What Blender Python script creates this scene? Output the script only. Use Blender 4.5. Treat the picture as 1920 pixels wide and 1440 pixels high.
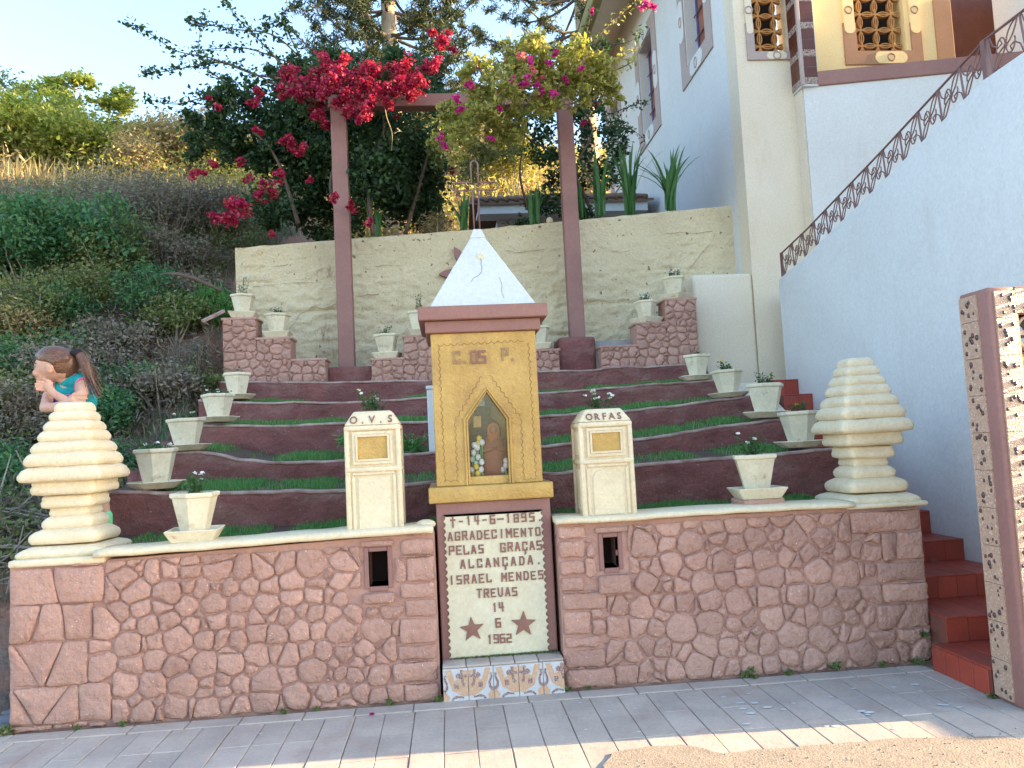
import bpy, bmesh, math, random
import numpy as np
from mathutils import Vector, Matrix, noise
PI = math.pi
random.seed(7); rng = np.random.default_rng(7)
for o in list(bpy.data.objects): bpy.data.objects.remove(o)
C = bpy.context.scene.collection
scene = bpy.context.scene

# ------------------------------------------------------------------ camera
YAW, PITCH, ROLL, FPX, EYE = 0.0850447, 0.0751597, -0.0499658, 1480.68, 1.45
fw = Vector((math.sin(YAW)*math.cos(PITCH), math.cos(YAW)*math.cos(PITCH), math.sin(PITCH)))
rt0 = Vector((math.cos(YAW), -math.sin(YAW), 0)); up0 = rt0.cross(fw)
rt = rt0*math.cos(ROLL) + up0*math.sin(ROLL); up = up0*math.cos(ROLL) - rt0*math.sin(ROLL)
cd = bpy.data.cameras.new('camera'); cam = bpy.data.objects.new('camera', cd); C.objects.link(cam)
cam.matrix_world = Matrix(((rt.x, up.x, -fw.x, 0), (rt.y, up.y, -fw.y, 0), (rt.z, up.z, -fw.z, EYE), (0, 0, 0, 1)))
cd.sensor_width = 36; cd.lens = FPX/1920*36; cd.clip_end = 1000; cd.clip_start = .05
scene.camera = cam
def at(px, py, Y):
    """photo pixel -> world point on the plane at depth Y"""
    d = fw + rt*((px-960)/FPX) - up*((py-720)/FPX)
    t = Y/d.y
    return Vector((d.x*t, Y, EYE+d.z*t))

# ------------------------------------------------------------------ light
SUN_EL, SUN_AZ = math.radians(15.0), math.radians(2.2)     # azimuth: from +X turned towards -Y
sdir = Vector((math.cos(SUN_EL)*math.cos(SUN_AZ), -math.cos(SUN_EL)*math.sin(SUN_AZ), math.sin(SUN_EL)))
w = bpy.data.worlds.new('World'); scene.world = w; w.use_nodes = True
nt = w.node_tree; bg = nt.nodes['Background']
sky = nt.nodes.new('ShaderNodeTexSky'); sky.sky_type = 'NISHITA'; sky.sun_disc = False
sky.sun_elevation = SUN_EL; sky.sun_rotation = math.atan2(sdir.x, sdir.y)
sky.air_density = 1.0; sky.dust_density = 1.1; sky.ozone_density = 1.3
nt.links.new(sky.outputs[0], bg.inputs[0]); bg.inputs[1].default_value = 0.15
sl = bpy.data.lights.new('sun', 'SUN'); sl.energy = 4.3; sl.angle = math.radians(.5); sl.color = (1, .74, .42)
so = bpy.data.objects.new('sun', sl); C.objects.link(so); so.location = (20, 0, 20)
so.rotation_euler = sdir.to_track_quat('Z', 'Y').to_euler()
scene.view_settings.view_transform = 'Standard'; scene.view_settings.look = 'None'
scene.view_settings.exposure = 2.44; scene.view_settings.gamma = 1; scene.view_settings.use_curve_mapping = False
scene.render.engine = 'CYCLES'

# ------------------------------------------------------------------ helpers
def tag(o, label=None, cat=None, group=None, kind=None):
    if label: o['label'] = label
    if cat: o['category'] = cat
    if group: o['group'] = group
    if kind: o['kind'] = kind
    return o
ORG = {}
def thing(name, label, cat, loc=(0, 0, 0), group=None):
    o = bpy.data.objects.new(name, None); C.objects.link(o); o.location = loc
    o.empty_display_size = .1
    ORG[o.name] = Vector(loc)
    return tag(o, label, cat, group)
def link(name, me, mat, parent=None, org=None):
    o = bpy.data.objects.new(name, me); C.objects.link(o)
    if mat is not None and len(me.materials) == 0: me.materials.append(mat)
    if parent is not None: o.parent = parent
    ORG[o.name] = ORG[parent.name] if parent is not None else Vector((0, 0, 0))
    return o
class MB:
    def __init__(s): s.v = []; s.f = []
    def add(s, v, f):
        n = len(s.v); s.v += [tuple(q) for q in v]; s.f += [tuple(i+n for i in q) for q in f]; return s
    def box(s, x0, x1, y0, y1, z0, z1, tx=0, ty=0):
        v = [(x0, y0, z0), (x1, y0, z0), (x1, y1, z0), (x0, y1, z0), (x0+tx, y0+ty, z1), (x1-tx, y0+ty, z1), (x1-tx, y1-ty, z1), (x0+tx, y1-ty, z1)]
        return s.add(v, [(0, 3, 2, 1), (4, 5, 6, 7), (0, 1, 5, 4), (1, 2, 6, 5), (2, 3, 7, 6), (3, 0, 4, 7)])
    def prism(s, poly, y0, y1):                       # polygon (x,z) pushed along Y
        n = len(poly); v = [(a, y0, b) for a, b in poly]+[(a, y1, b) for a, b in poly]
        return s.add(v, [tuple(range(n)), tuple(range(2*n-1, n-1, -1))]+[(i+n, (i+1) % n+n, (i+1) % n, i) for i in range(n)])
    def prism_x(s, poly, x0, x1):                     # polygon (y,z) pushed along X
        n = len(poly); v = [(x0, a, b) for a, b in poly]+[(x1, a, b) for a, b in poly]
        return s.add(v, [tuple(range(n)), tuple(range(2*n-1, n-1, -1))]+[(i+n, (i+1) % n+n, (i+1) % n, i) for i in range(n)])
    def prism_z(s, poly, z0, z1):
        n = len(poly); v = [(a, b, z0) for a, b in poly]+[(a, b, z1) for a, b in poly]
        return s.add(v, [tuple(range(n)), tuple(range(2*n-1, n-1, -1))]+[(i+n, (i+1) % n+n, (i+1) % n, i) for i in range(n)])
    def tube(s, pts, r, n=6, cap=True):
        pts = [Vector(p) for p in pts]; k = len(pts)
        rs = r if isinstance(r, (list, tuple)) else [r]*k
        V = []; prev = None
        for i, p in enumerate(pts):
            t = (pts[min(i+1, k-1)]-pts[max(i-1, 0)])
            if t.length < 1e-9: t = Vector((0, 0, 1))
            t.normalize()
            if prev is None: a = t.orthogonal().normalized()
            else:
                a = prev-t*prev.dot(t)
                a = a.normalized() if a.length > 1e-6 else t.orthogonal().normalized()
            prev = a; b = t.cross(a)
            for j in range(n):
                q = 2*PI*j/n; V.append(p+(a*math.cos(q)+b*math.sin(q))*rs[i])
        F = [(i*n+j, i*n+(j+1) % n, (i+1)*n+(j+1) % n, (i+1)*n+j) for i in range(k-1) for j in range(n)]
        if cap: F += [tuple(range(n-1, -1, -1)), tuple((k-1)*n+j for j in range(n))]
        return s.add(V, F)
    def loft(s, rings, cap=True):
        n = len(rings[0]); V = [p for r_ in rings for p in r_]; k = len(rings)
        F = [(i*n+j, i*n+(j+1) % n, (i+1)*n+(j+1) % n, (i+1)*n+j) for i in range(k-1) for j in range(n)]
        if cap: F += [tuple(range(n-1, -1, -1)), tuple((k-1)*n+j for j in range(n))]
        return s.add(V, F)
    def ball(s, c, r, seg=8, rings=6, sc=(1, 1, 1)):
        V = []; 
        for i in range(1, rings):
            a = PI*i/rings
            for j in range(seg):
                b = 2*PI*j/seg; V.append((c[0]+r*sc[0]*math.sin(a)*math.cos(b), c[1]+r*sc[1]*math.sin(a)*math.sin(b), c[2]+r*sc[2]*math.cos(a)))
        V += [(c[0], c[1], c[2]+r*sc[2]), (c[0], c[1], c[2]-r*sc[2])]; T = len(V)-2; Bm = len(V)-1
        F = [(i*seg+j, (i+1)*seg+j, (i+1)*seg+(j+1) % seg, i*seg+(j+1) % seg) for i in range(rings-2) for j in range(seg)]
        F += [(T, j, (j+1) % seg) for j in range(seg)]+[(Bm, (rings-2)*seg+(j+1) % seg, (rings-2)*seg+j) for j in range(seg)]
        return s.add(V, F)
    def build(s, name, mat, parent=None, bevel=0, seg=2, smooth=False, fix=True, rough=0, label=None):
        me = bpy.data.meshes.new(name)
        o0 = ORG[parent.name] if parent is not None else Vector((0, 0, 0))
        me.from_pydata([(a-o0.x, b-o0.y, c-o0.z) for a, b, c in s.v], [], s.f)
        bm = bmesh.new(); bm.from_mesh(me)
        if fix: bmesh.ops.recalc_face_normals(bm, faces=bm.faces)
        if bevel > 0:
            ed = [e for e in bm.edges if len(e.link_faces) == 2 and e.calc_face_angle(0) > .5]
            bmesh.ops.bevel(bm, geom=ed, offset=bevel, segments=seg, profile=.5, affect='EDGES', clamp_overlap=True)
        if rough > 0:
            for v in bm.verts:
                q = (v.co+o0)*9; v.co += Vector((noise.noise(q), noise.noise(q+Vector((31, 0, 0))), noise.noise(q+Vector((0, 57, 0)))))*rough
        bm.to_mesh(me); bm.free()
        if smooth:
            me.polygons.foreach_set('use_smooth', [True]*len(me.polygons))
            if bevel > 0:
                try: me.set_sharp_from_angle(angle=.9)
                except Exception: pass
        o = link(name, me, mat, parent)
        if label: o['label'] = label
        return o
def npmesh(name, V, F, mat, parent=None, smooth=False):
    """V (n,3) F (m,k) numpy arrays -> object"""
    me = bpy.data.meshes.new(name); k = F.shape[1]
    if parent is not None: V = V-np.array(ORG[parent.name])
    me.vertices.add(len(V)); me.vertices.foreach_set('co', V.astype(np.float32).ravel())
    me.loops.add(F.size); me.loops.foreach_set('vertex_index', F.astype(np.int32).ravel())
    me.polygons.add(len(F)); me.polygons.foreach_set('loop_start', (np.arange(len(F))*k).astype(np.int32))
    try: me.polygons.foreach_set('loop_total', np.full(len(F), k, np.int32))
    except Exception: pass
    if smooth: me.polygons.foreach_set('use_smooth', np.ones(len(F), bool))
    me.update(calc_edges=True); me.validate()
    return link(name, me, mat, parent)
def leaves(name, P, size, mat, parent=None, aspect=.5, up=.3, droop=0.0):
    """folded two-triangle leaves at points P"""
    n = len(P); size = np.broadcast_to(size, (n,)) if np.ndim(size) == 0 else size
    a = rng.normal(size=(n, 3)); a[:, 2] = a[:, 2]*(1-up) - droop; a /= np.linalg.norm(a, axis=1)[:, None]
    b = rng.normal(size=(n, 3)); b[:, 2] *= .5; b -= a*np.sum(a*b, axis=1)[:, None]; b /= np.linalg.norm(b, axis=1)[:, None]+1e-9
    c = np.cross(a, b); s = size[:, None]
    V = np.stack([P-a*s*.5, P+b*s*aspect*.5+c*s*.12, P+a*s*.5, P-b*s*aspect*.5+c*s*.12], 1).reshape(-1, 3)
    i = np.arange(n)[:, None]*4
    F = np.concatenate([i+np.array([0, 1, 2]), i+np.array([0, 2, 3])], 1).reshape(-1, 3)
    return npmesh(name, V, F, mat, parent)
def blades(name, P, L, W, mat, parent=None, lean=.35, segs=2):
    n = len(P); L = np.broadcast_to(L, (n,)); th = rng.uniform(0, 2*PI, n); ln = np.abs(rng.normal(0, lean, n))
    d = np.stack([np.cos(th), np.sin(th), np.zeros(n)], 1); ph = th+PI/2+rng.normal(0, .6, n)
    s = np.stack([np.cos(ph), np.sin(ph), np.zeros(n)], 1)
    zz = np.array([0, 0, 1.])
    m = P+d*(L*ln*.35)[:, None]+zz*(L*.6)[:, None]; t = P+d*(L*ln)[:, None]+zz*(L*np.maximum(.15, 1-.35*ln**2))[:, None]
    Wd = np.broadcast_to(W, (n,))[:, None]*.5
    V = np.stack([P-s*Wd, P+s*Wd, m+s*Wd*.8, m-s*Wd*.8, t], 1).reshape(-1, 3); i = np.arange(n)[:, None]*5
    F = np.concatenate([i+np.array([0, 1, 2]), i+np.array([0, 2, 3]), i+np.array([3, 2, 4])], 1).reshape(-1, 3)
    return npmesh(name, V, F, mat, parent)

# ------------------------------------------------------------------ materials
def newmat(name):
    m = bpy.data.materials.new(name); m.use_nodes = True
    return m, m.node_tree, m.node_tree.nodes['Principled BSDF']
def N(nt, t, **k):
    n = nt.nodes.new(t)
    for a, b in k.items():
        if a in n.inputs: n.inputs[a].default_value = b
        else: setattr(n, a, b)
    return n
def ramp(nt, fac, stops):
    r = nt.nodes.new('ShaderNodeValToRGB'); nt.links.new(fac, r.inputs[0]); e = r.color_ramp.elements
    while len(e) < len(stops): e.new(.5)
    for i, (p, c) in enumerate(stops): e[i].position = p; e[i].color = (*c, 1) if len(c) == 3 else c
    return r.outputs[0]
def mixc(nt, fac, a, b, mode='MIX'):
    m = nt.nodes.new('ShaderNodeMix'); m.data_type = 'RGBA'; m.blend_type = mode
    for inp, v in ((m.inputs[0], fac), (m.inputs[6], a), (m.inputs[7], b)):
        if isinstance(v, (int, float)): inp.default_value = v
        elif isinstance(v, tuple): inp.default_value = (*v, 1) if len(v) == 3 else v
        else: nt.links.new(v, inp)
    return m.outputs[2]
def noise_tex(nt, co, scale, detail=6, rough=.6, dist=0):
    n = N(nt, 'ShaderNodeTexNoise', Scale=scale, Detail=detail, Roughness=rough, Distortion=dist); nt.links.new(co, n.inputs['Vector']); return n.outputs[0]
def pos(nt, scale=None):
    g = nt.nodes.new('ShaderNodeNewGeometry').outputs['Position']
    if scale:
        m = nt.nodes.new('ShaderNodeMapping'); m.inputs['Scale'].default_value = scale; nt.links.new(g, m.inputs[0]); return m.outputs[0]
    return g
def bump(nt, bsdf, h, strength, dist, prev=None):
    b = N(nt, 'ShaderNodeBump', Strength=strength, Distance=dist); nt.links.new(h, b.inputs['Height'])
    if prev is not None: nt.links.new(prev, b.inputs['Normal'])
    nt.links.new(b.outputs[0], bsdf.inputs['Normal']); return b.outputs[0]
def surf(name, c1, c2=None, sc=2.0, rough=.8, b1=(60, .3, .004), b2=None, dirt=None, dsc=(6, 6, 6), dth=(.62, .75), spec=.3, metal=0, isl=0, speck=None):
    """general painted / mineral surface: two tones in broad patches, dirt with its own shape, two scales of relief"""
    m, t, p = newmat(name); co = pos(t)
    c2 = c2 or tuple(x*.82 for x in c1)
    col = ramp(t, noise_tex(t, co, sc, 8, .62), [(.35, c1), (.68, c2)])
    fine = noise_tex(t, co, 45, 4, .7)
    col = mixc(t, .35, col, ramp(t, fine, [(.3, (.72, .72, .72)), (.7, (1.25, 1.25, 1.25))]), 'MULTIPLY')
    if isl:
        g = t.nodes.new('ShaderNodeObjectInfo').outputs['Random']
        col = mixc(t, 1.0, col, ramp(t, g, [(0, (1-isl,)*3), (1, (1+isl,)*3)]), 'MULTIPLY')
    if dirt:
        d = ramp(t, noise_tex(t, pos(t, dsc), 1.0, 10, .68), [(dth[0], (0, 0, 0)), (dth[1], (1, 1, 1))])
        col = mixc(t, d, col, dirt)
    if speck:
        s = ramp(t, noise_tex(t, co, speck[0], 2, .5), [(speck[1], (0, 0, 0)), (speck[1]+.03, (1, 1, 1))])
        col = mixc(t, s, col, speck[2])
    t.links.new(col, p.inputs['Base Color']); p.inputs['Roughness'].default_value = rough
    p.inputs['Specular IOR Level'].default_value = spec; p.inputs['Metallic'].default_value = metal
    nb = None
    if b2: nb = bump(t, p, noise_tex(t, co, b2[0], 5, .6), b2[1], b2[2])
    if b1: bump(t, p, noise_tex(t, co, b1[0], 6, .65), b1[1], b1[2], nb)
    return m
def leafmat(name, cols, trans=.35, rough=.5, spec=.3):
    m, t, p = newmat(name)
    g = t.nodes.new('ShaderNodeNewGeometry'); n = len(cols)
    c = ramp(t, g.outputs['Random Per Island'], [(i/(max(1, n-1)), c) for i, c in enumerate(cols)])
    t.links.new(c, p.inputs['Base Color']); p.inputs['Roughness'].default_value = rough; p.inputs['Specular IOR Level'].default_value = spec
    tr = t.nodes.new('ShaderNodeBsdfTranslucent'); t.links.new(mixc(t, 1.0, c, (1.5, 1.5, .9), 'MULTIPLY'), tr.inputs[0])
    mx = t.nodes.new('ShaderNodeMixShader'); mx.inputs[0].default_value = trans
    t.links.new(p.outputs[0], mx.inputs[1]); t.links.new(tr.outputs[0], mx.inputs[2])
    t.links.new(mx.outputs[0], t.nodes['Material Output'].inputs['Surface']); return m
M = {}
M['stone'] = surf('stone paint', (.52, .305, .24), (.41, .228, .178), 2.6, .8, (75, .8, .007), (19, .9, .03), dirt=(.62, .42, .25), dsc=(3, 3, 3), dth=(.64, .80), isl=.11, speck=(80, .70, (.68, .57, .51)))
M['mortar'] = surf('mortar paint', (.45, .26, .205), (.37, .205, .165), 4, .9, (60, .7, .006), (18, .6, .015), dirt=(.12, .08, .065), dsc=(7, 7, 14), dth=(.60, .70))
M['maroon'] = surf('maroon paint', (.25, .098, .088), (.155, .058, .055), 2.0, .82, (55, .9, .008), (9, .9, .045), dirt=(.30, .19, .16), dsc=(2.0, 2.0, 5), dth=(.50, .78), speck=(50, .72, (.42, .33, .30)))
M['wornlip'] = surf('worn concrete lip', (.45, .33, .28), (.22, .11, .095), 6, .9, (50, .6, .006))
M['mauve'] = surf('mauve post paint', (.30, .155, .13), (.25, .125, .11), 2.5, .6, (70, .3, .003), dirt=(.16, .09, .07), dsc=(5, 5, 2), dth=(.66, .85))
M['cream'] = surf('cream paint', (.75, .64, .45), (.69, .565, .37), 5, .75, (55, .7, .007), (16, .45, .014), dirt=(.40, .30, .17), dsc=(10, 10, 24), dth=(.66, .78))
M['creampot'] = surf('cream pot paint', (.72, .65, .49), (.62, .54, .38), 7, .7, (70, .35, .003), dirt=(.34, .25, .15), dsc=(11, 11, 16), dth=(.58, .74), isl=.05)
M['white'] = surf('white wall paint', (.64, .635, .62), (.595, .585, .565), .8, .8, (80, .45, .003), (6, .2, .03), dirt=(.52, .49, .45), dsc=(3.2, 3.2, .55), dth=(.56, .9), speck=(30, .80, (.36, .33, .30)))
M['churchcream'] = surf('cream church wall', (.70, .62, .50), (.66, .56, .42), 1.0, .8, (80, .4, .003), (6, .2, .03), dirt=(.56, .44, .31), dsc=(3, 3, .9), dth=(.56, .86), speck=(26, .78, (.4, .3, .2)))
M['warmglow'] = surf('glow-tinted wall', (.85, .62, .30), (.80, .55, .25), 1.5, .7, (80, .2, .003))  # warm glow of bounced sunlight put into the wall colour
M['gold'] = surf('gold paint', (.56, .355, .105), (.44, .26, .065), 3.5, .42, (48, 1.0, .009), (15, .35, .014), spec=.5, metal=.12, dirt=(.32, .17, .07), dsc=(4, 4, 2.6), dth=(.52, .78))
M['golddark'] = surf('gold groove', (.30, .17, .05), (.22, .12, .035), 6, .6)
M['offwhite'] = surf('white pyramid paint', (.58, .60, .61), (.54, .555, .56), 4, .6, (60, .25, .003), dirt=(.42, .41, .37), dsc=(5, 5, 2), dth=(.58, .85))
M['plaque'] = surf('plaque cream', (.66, .60, .44), (.60, .53, .37), 6, .75, (50, .4, .003), dirt=(.4, .36, .28), dsc=(7, 7, 7), dth=(.70, .84))
M['letter'] = surf('letter paint', (.27, .135, .10), (.21, .10, .08), 9, .7, (70, .3, .003))
M['letterpale'] = surf('faded letter paint', (.36, .23, .12), (.26, .15, .085), 20, .7)
M['backwall'] = surf('rough yellow render', (.66, .565, .385), (.56, .465, .30), 1.6, .92, (38, .9, .014), (10, .8, .035), dirt=(.27, .16, .10), dsc=(5, 5, 1.6), dth=(.60, .74), speck=(16, .68, (.22, .16, .11)))
M['redtile'] = surf('red floor tile', (.36, .06, .035), (.27, .045, .03), 5, .45, (70, .2, .002), dirt=(.22, .15, .12), dsc=(5, 5, 5), dth=(.6, .8), isl=.16, spec=.4)
M['redgrout'] = surf('red grout', (.20, .07, .05), (.14, .05, .04), 8, .9)
M['paver'] = surf('paving stone', (.48, .41, .35), (.38, .325, .285), 3, .85, (90, .5, .004), (20, .3, .010), dirt=(.36, .25, .20), dsc=(2.4, 2.4, 2.4), dth=(.52, .76), isl=.07, speck=(110, .77, (.20, .17, .15)))
M['paverjoint'] = surf('paver joint', (.36, .26, .21), (.28, .20, .16), 12, .95)
M['iron'] = surf('painted iron', (.20, .105, .095), (.15, .08, .075), 9, .5, None, spec=.5)
M['brown'] = surf('frame brown', (.40, .20, .105), (.35, .17, .09), 3, .7, (70, .2, .002))
M['frameside'] = surf('window surround paint', (.42, .33, .30), (.38, .30, .27), 3, .75, (70, .2, .002))
M['screen'] = surf('ochre screen block', (.50, .235, .075), (.42, .19, .06), 6, .75, (50, .3, .003))
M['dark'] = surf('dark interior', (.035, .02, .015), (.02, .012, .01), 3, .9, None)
M['door'] = surf('varnished door wood', (.12, .035, .022), (.085, .025, .016), 7, .4, None)
M['blue'] = surf('blue window paint', (.07, .09, .24), (.05, .065, .18), 7, .5, None)
M['winbrown'] = surf('brown window leaf', (.30, .10, .055), (.22, .07, .04), 7, .5, None)
M['paleblue'] = surf('pale blue glass', (.30, .55, .66), (.20, .45, .62), 9, .3, None, spec=.6)
M['gyellow'] = surf('yellow glass', (.85, .55, .06), (.8, .5, .05), 9, .3, None, spec=.6)
M['gblue'] = surf('blue glass', (.05, .20, .65), (.04, .16, .6), 9, .3, None, spec=.6)
M['gpink'] = surf('pink glass', (.6, .12, .25), (.5, .1, .22), 9, .3, None, spec=.6)
M['gutter'] = surf('mossy gutter', (.30, .27, .12), (.21, .19, .08), 2, .85, (40, .5, .005))
M['rooftile'] = surf('weathered roof tile', (.22, .13, .085), (.13, .09, .065), 5, .9, (30, .5, .01))
M['soil'] = surf('red soil', (.34, .165, .105), (.22, .13, .095), 1.6, .95, (18, .8, .03), (4, .8, .12), dirt=(.17, .14, .11), dsc=(2, 2, 2), dth=(.45, .62))
M['dirt'] = surf('dark soil', (.12, .085, .055), (.08, .06, .04), 5, .95, (25, .8, .02))
M['bark'] = surf('bark', (.14, .10, .075), (.09, .07, .055), 12, .9, (30, .7, .01))
M['palebark'] = surf('pale bark', (.42, .32, .22), (.30, .23, .16), 6, .9, (20, .7, .02))
M['twig'] = surf('dry twig', (.36, .31, .27), (.25, .21, .19), 9, .9, None)
M['cobble'] = surf('cobble stone', (.26, .26, .27), (.19, .19, .20), 6, .85, (40, .6, .01), isl=.2)
M['rock'] = surf('grey rock', (.30, .29, .28), (.2, .19, .18), 5, .9, (20, .7, .02))
M['robe'] = surf('terracotta robe', (.33, .13, .075), (.26, .10, .06), 9, .6, None)
M['robedark'] = surf('dark robe', (.035, .035, .06), (.025, .02, .03), 9, .6, None)
M['petalw'] = surf('white petals', (.85, .85, .84), (.78, .82, .86), 9, .5, None)
M['petaly'] = surf('yellow petals', (.85, .70, .12), (.8, .62, .08), 9, .5, None)
M['skin'] = surf('skin', (.60, .345, .245), (.54, .285, .20), 12, .62, (200, .25, .001), spec=.3)
M['teal'] = surf('teal cotton', (.015, .36, .37), (.012, .27, .30), 10, .85, (90, .4, .002), (22, .8, .02))
M['pink'] = surf('pink piping', (.70, .10, .30), (.6, .08, .26), 9, .8, None)
M['purple'] = surf('purple cotton', (.20, .08, .38), (.16, .06, .32), 9, .8, None)
M['hairtie'] = surf('dark hair tie', (.02, .015, .02), (.015, .012, .015), 9, .8, (60, .6, .004))
M['sock'] = surf('bright green sock', (.20, .75, .35), (.18, .68, .3), 9, .8, None)
M['shoe'] = surf('grey shoe', (.12, .16, .2), (.1, .13, .17), 9, .6, None)
M['vegs'] = leafmat('bougainvillea leaf', [(.022, .055, .028), (.04, .09, .038), (.075, .135, .05), (.035, .06, .045)], .3)
M['vegsun'] = leafmat('sunlit-tone leaf', [(.20, .24, .05), (.34, .34, .09), (.46, .42, .16), (.16, .19, .05), (.46, .36, .18)], .45)  # sunlit brightness put into the leaf colour; vegs is the darker tone
M['red'] = leafmat('red bract', [(.34, .010, .070), (.48, .022, .11), (.26, .008, .06), (.55, .10, .14), (.42, .02, .05)], .3)
M['magenta'] = leafmat('magenta bract', [(.46, .015, .20), (.60, .05, .32), (.36, .01, .18)], .3)
M['pinkbr'] = leafmat('faded pink bract', [(.60, .16, .14), (.55, .20, .20), (.62, .10, .22)], .35)
M['lawn'] = leafmat('lawn blade', [(.05, .20, .05), (.08, .27, .08), (.13, .31, .09), (.24, .28, .11)], .35)
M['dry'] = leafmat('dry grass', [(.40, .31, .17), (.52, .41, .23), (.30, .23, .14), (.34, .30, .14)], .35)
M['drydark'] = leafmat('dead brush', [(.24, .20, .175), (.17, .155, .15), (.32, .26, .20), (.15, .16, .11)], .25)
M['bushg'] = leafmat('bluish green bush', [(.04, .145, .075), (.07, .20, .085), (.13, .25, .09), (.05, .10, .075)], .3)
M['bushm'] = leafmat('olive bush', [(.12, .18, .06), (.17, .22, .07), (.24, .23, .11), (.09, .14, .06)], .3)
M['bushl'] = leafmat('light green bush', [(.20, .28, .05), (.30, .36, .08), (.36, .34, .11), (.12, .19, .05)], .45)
M['arau'] = leafmat('araucaria needle', [(.035, .06, .035), (.06, .085, .04), (.11, .12, .05), (.05, .07, .05)], .15)
M['corn'] = leafmat('strap leaf', [(.05, .14, .05), (.08, .20, .07), (.12, .23, .10)], .3)
M['potleaf'] = leafmat('pot plant leaf', [(.03, .09, .03), (.05, .12, .04), (.08, .13, .05)], .3)
M['wflower'] = leafmat('white petal', [(.8, .8, .8), (.75, .72, .78)], .2)
M['pflower'] = leafmat('pale violet petal', [(.62, .5, .7), (.7, .6, .75)], .2)
M['yflower'] = leafmat('yellow petal', [(.85, .6, .05), (.8, .55, .04)], .2)
def glassmat():
    m, t, p = newmat('niche glass')
    tr = t.nodes.new('ShaderNodeBsdfTransparent'); gl = t.nodes.new('ShaderNodeBsdfGlossy'); gl.inputs['Roughness'].default_value = .05
    lw = t.nodes.new('ShaderNodeFresnel'); lw.inputs[0].default_value = 1.5
    mx = t.nodes.new('ShaderNodeMixShader'); t.links.new(lw.outputs[0], mx.inputs[0]); t.links.new(tr.outputs[0], mx.inputs[1]); t.links.new(gl.outputs[0], mx.inputs[2])
    t.links.new(mx.outputs[0], t.nodes['Material Output'].inputs['Surface']); return m
M['glass'] = glassmat()
def pebblemat():
    m, t, p = newmat('pebble dash'); co = pos(t)
    v = N(t, 'ShaderNodeTexVoronoi', Scale=150.0); t.links.new(co, v.inputs['Vector'])
    c = ramp(t, v.outputs['Color'], [(0, (.34, .19, .13)), (.35, (.52, .35, .24)), (.6, (.40, .25, .19)), (.85, (.60, .45, .34)), (1, (.75, .66, .62))])
    t.links.new(c, p.inputs['Base Color']); p.inputs['Roughness'].default_value = .35; p.inputs['Specular IOR Level'].default_value = .6
    bump(t, p, v.outputs['Distance'], .8, -.004); return m
M['pebble'] = pebblemat()
M['pebbledark'] = surf('dark pebble', (.085, .035, .035), (.05, .022, .024), 9, .25, None, spec=.7)
def gravelmat():
    m, t, p = newmat('gravelly asphalt'); co = pos(t)
    v = N(t, 'ShaderNodeTexVoronoi', Scale=120.0); t.links.new(co, v.inputs['Vector'])
    c = ramp(t, v.outputs['Color'], [(0, (.13, .11, .09)), (.5, (.27, .225, .18)), (1, (.42, .36, .29))])
    c = mixc(t, .5, c, ramp(t, noise_tex(t, co, 7, 5), [(.3, (.28, .21, .15)), (.7, (.38, .30, .22))]))
    t.links.new(c, p.inputs['Base Color']); p.inputs['Roughness'].default_value = .9
    n1 = bump(t, p, v.outputs['Distance'], .5, -.003); bump(t, p, noise_tex(t, co, 16, 5), .3, .008, n1); return m
M['gravel'] = gravelmat()
def mosaicmat():
    m, t, p = newmat('mosaic tile print'); co = pos(t)
    v = N(t, 'ShaderNodeTexVoronoi', Scale=115.0); t.links.new(co, v.inputs['Vector'])
    e = N(t, 'ShaderNodeTexVoronoi', Scale=115.0); e.feature = 'DISTANCE_TO_EDGE'; t.links.new(co, e.inputs['Vector'])
    return m, t, p, v, e
# ================================================================== terrain
def smooth(a, b, x): 
    t = np.clip((x-a)/(b-a), 0, 1); return t*t*(3-2*t)
LP_Y = [0, 4.9, 5.6, 6.5, 7.5, 8.3, 9, 10, 12, 14, 16, 20, 24, 30, 45, 80]
LP_Z = [-.03, -.02, .30, .85, 1.35, 1.95, 2.5, 3.3, 4.7, 5.6, 6.5, 7.9, 9.0, 10.5, 14, 18]
RP_Y = [0, 9.50, 9.72, 13, 15, 18, 22, 30, 45, 80]
RP_Z = [-.30, -.30, 3.98, 4.05, 4.4, 6.2, 8.8, 13.0, 18, 22]
def hill(x, y):
    x = np.asarray(x, float); y = np.asarray(y, float)
    l = np.interp(y, LP_Y, LP_Z) + np.clip(-3.0-x, 0, 12)*.10*smooth(6, 11, y)
    r = np.interp(y, RP_Y, RP_Z) + smooth(10, 12, y)*.0
    k = smooth(-2.62, -2.46, x)
    kb = smooth(-2.7, -1.5, x)
    k = np.where(y > 9.8, kb, k)
    z = l*(1-k)+r*k
    n = np.sin(x*1.7+y*.6)*np.cos(y*1.3-x*.4)*.14+np.sin(x*4.1+1)*np.sin(y*3.7)*.05
    amp = smooth(5.5, 8, y)*(1-k)+smooth(13.5, 17, y)*k
    z = z+n*amp+np.sin(x*.45+2)*smooth(14, 30, y)*.8
    return z
xs = np.concatenate([np.linspace(-80, -9, 24), np.arange(-8.8, 4.2, .13), np.linspace(4.4, 60, 20)])
ys = np.concatenate([np.linspace(-40, 4.3, 12), np.arange(4.6, 16, .13), np.linspace(16.3, 45, 60), np.linspace(47, 160, 16)])
X, Y = np.meshgrid(xs, ys, indexing='ij'); Z = hill(X, Y)
Z = Z+rng.normal(0, .018, Z.shape)*smooth(6, 8, Y)*(X < -2.6)
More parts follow.
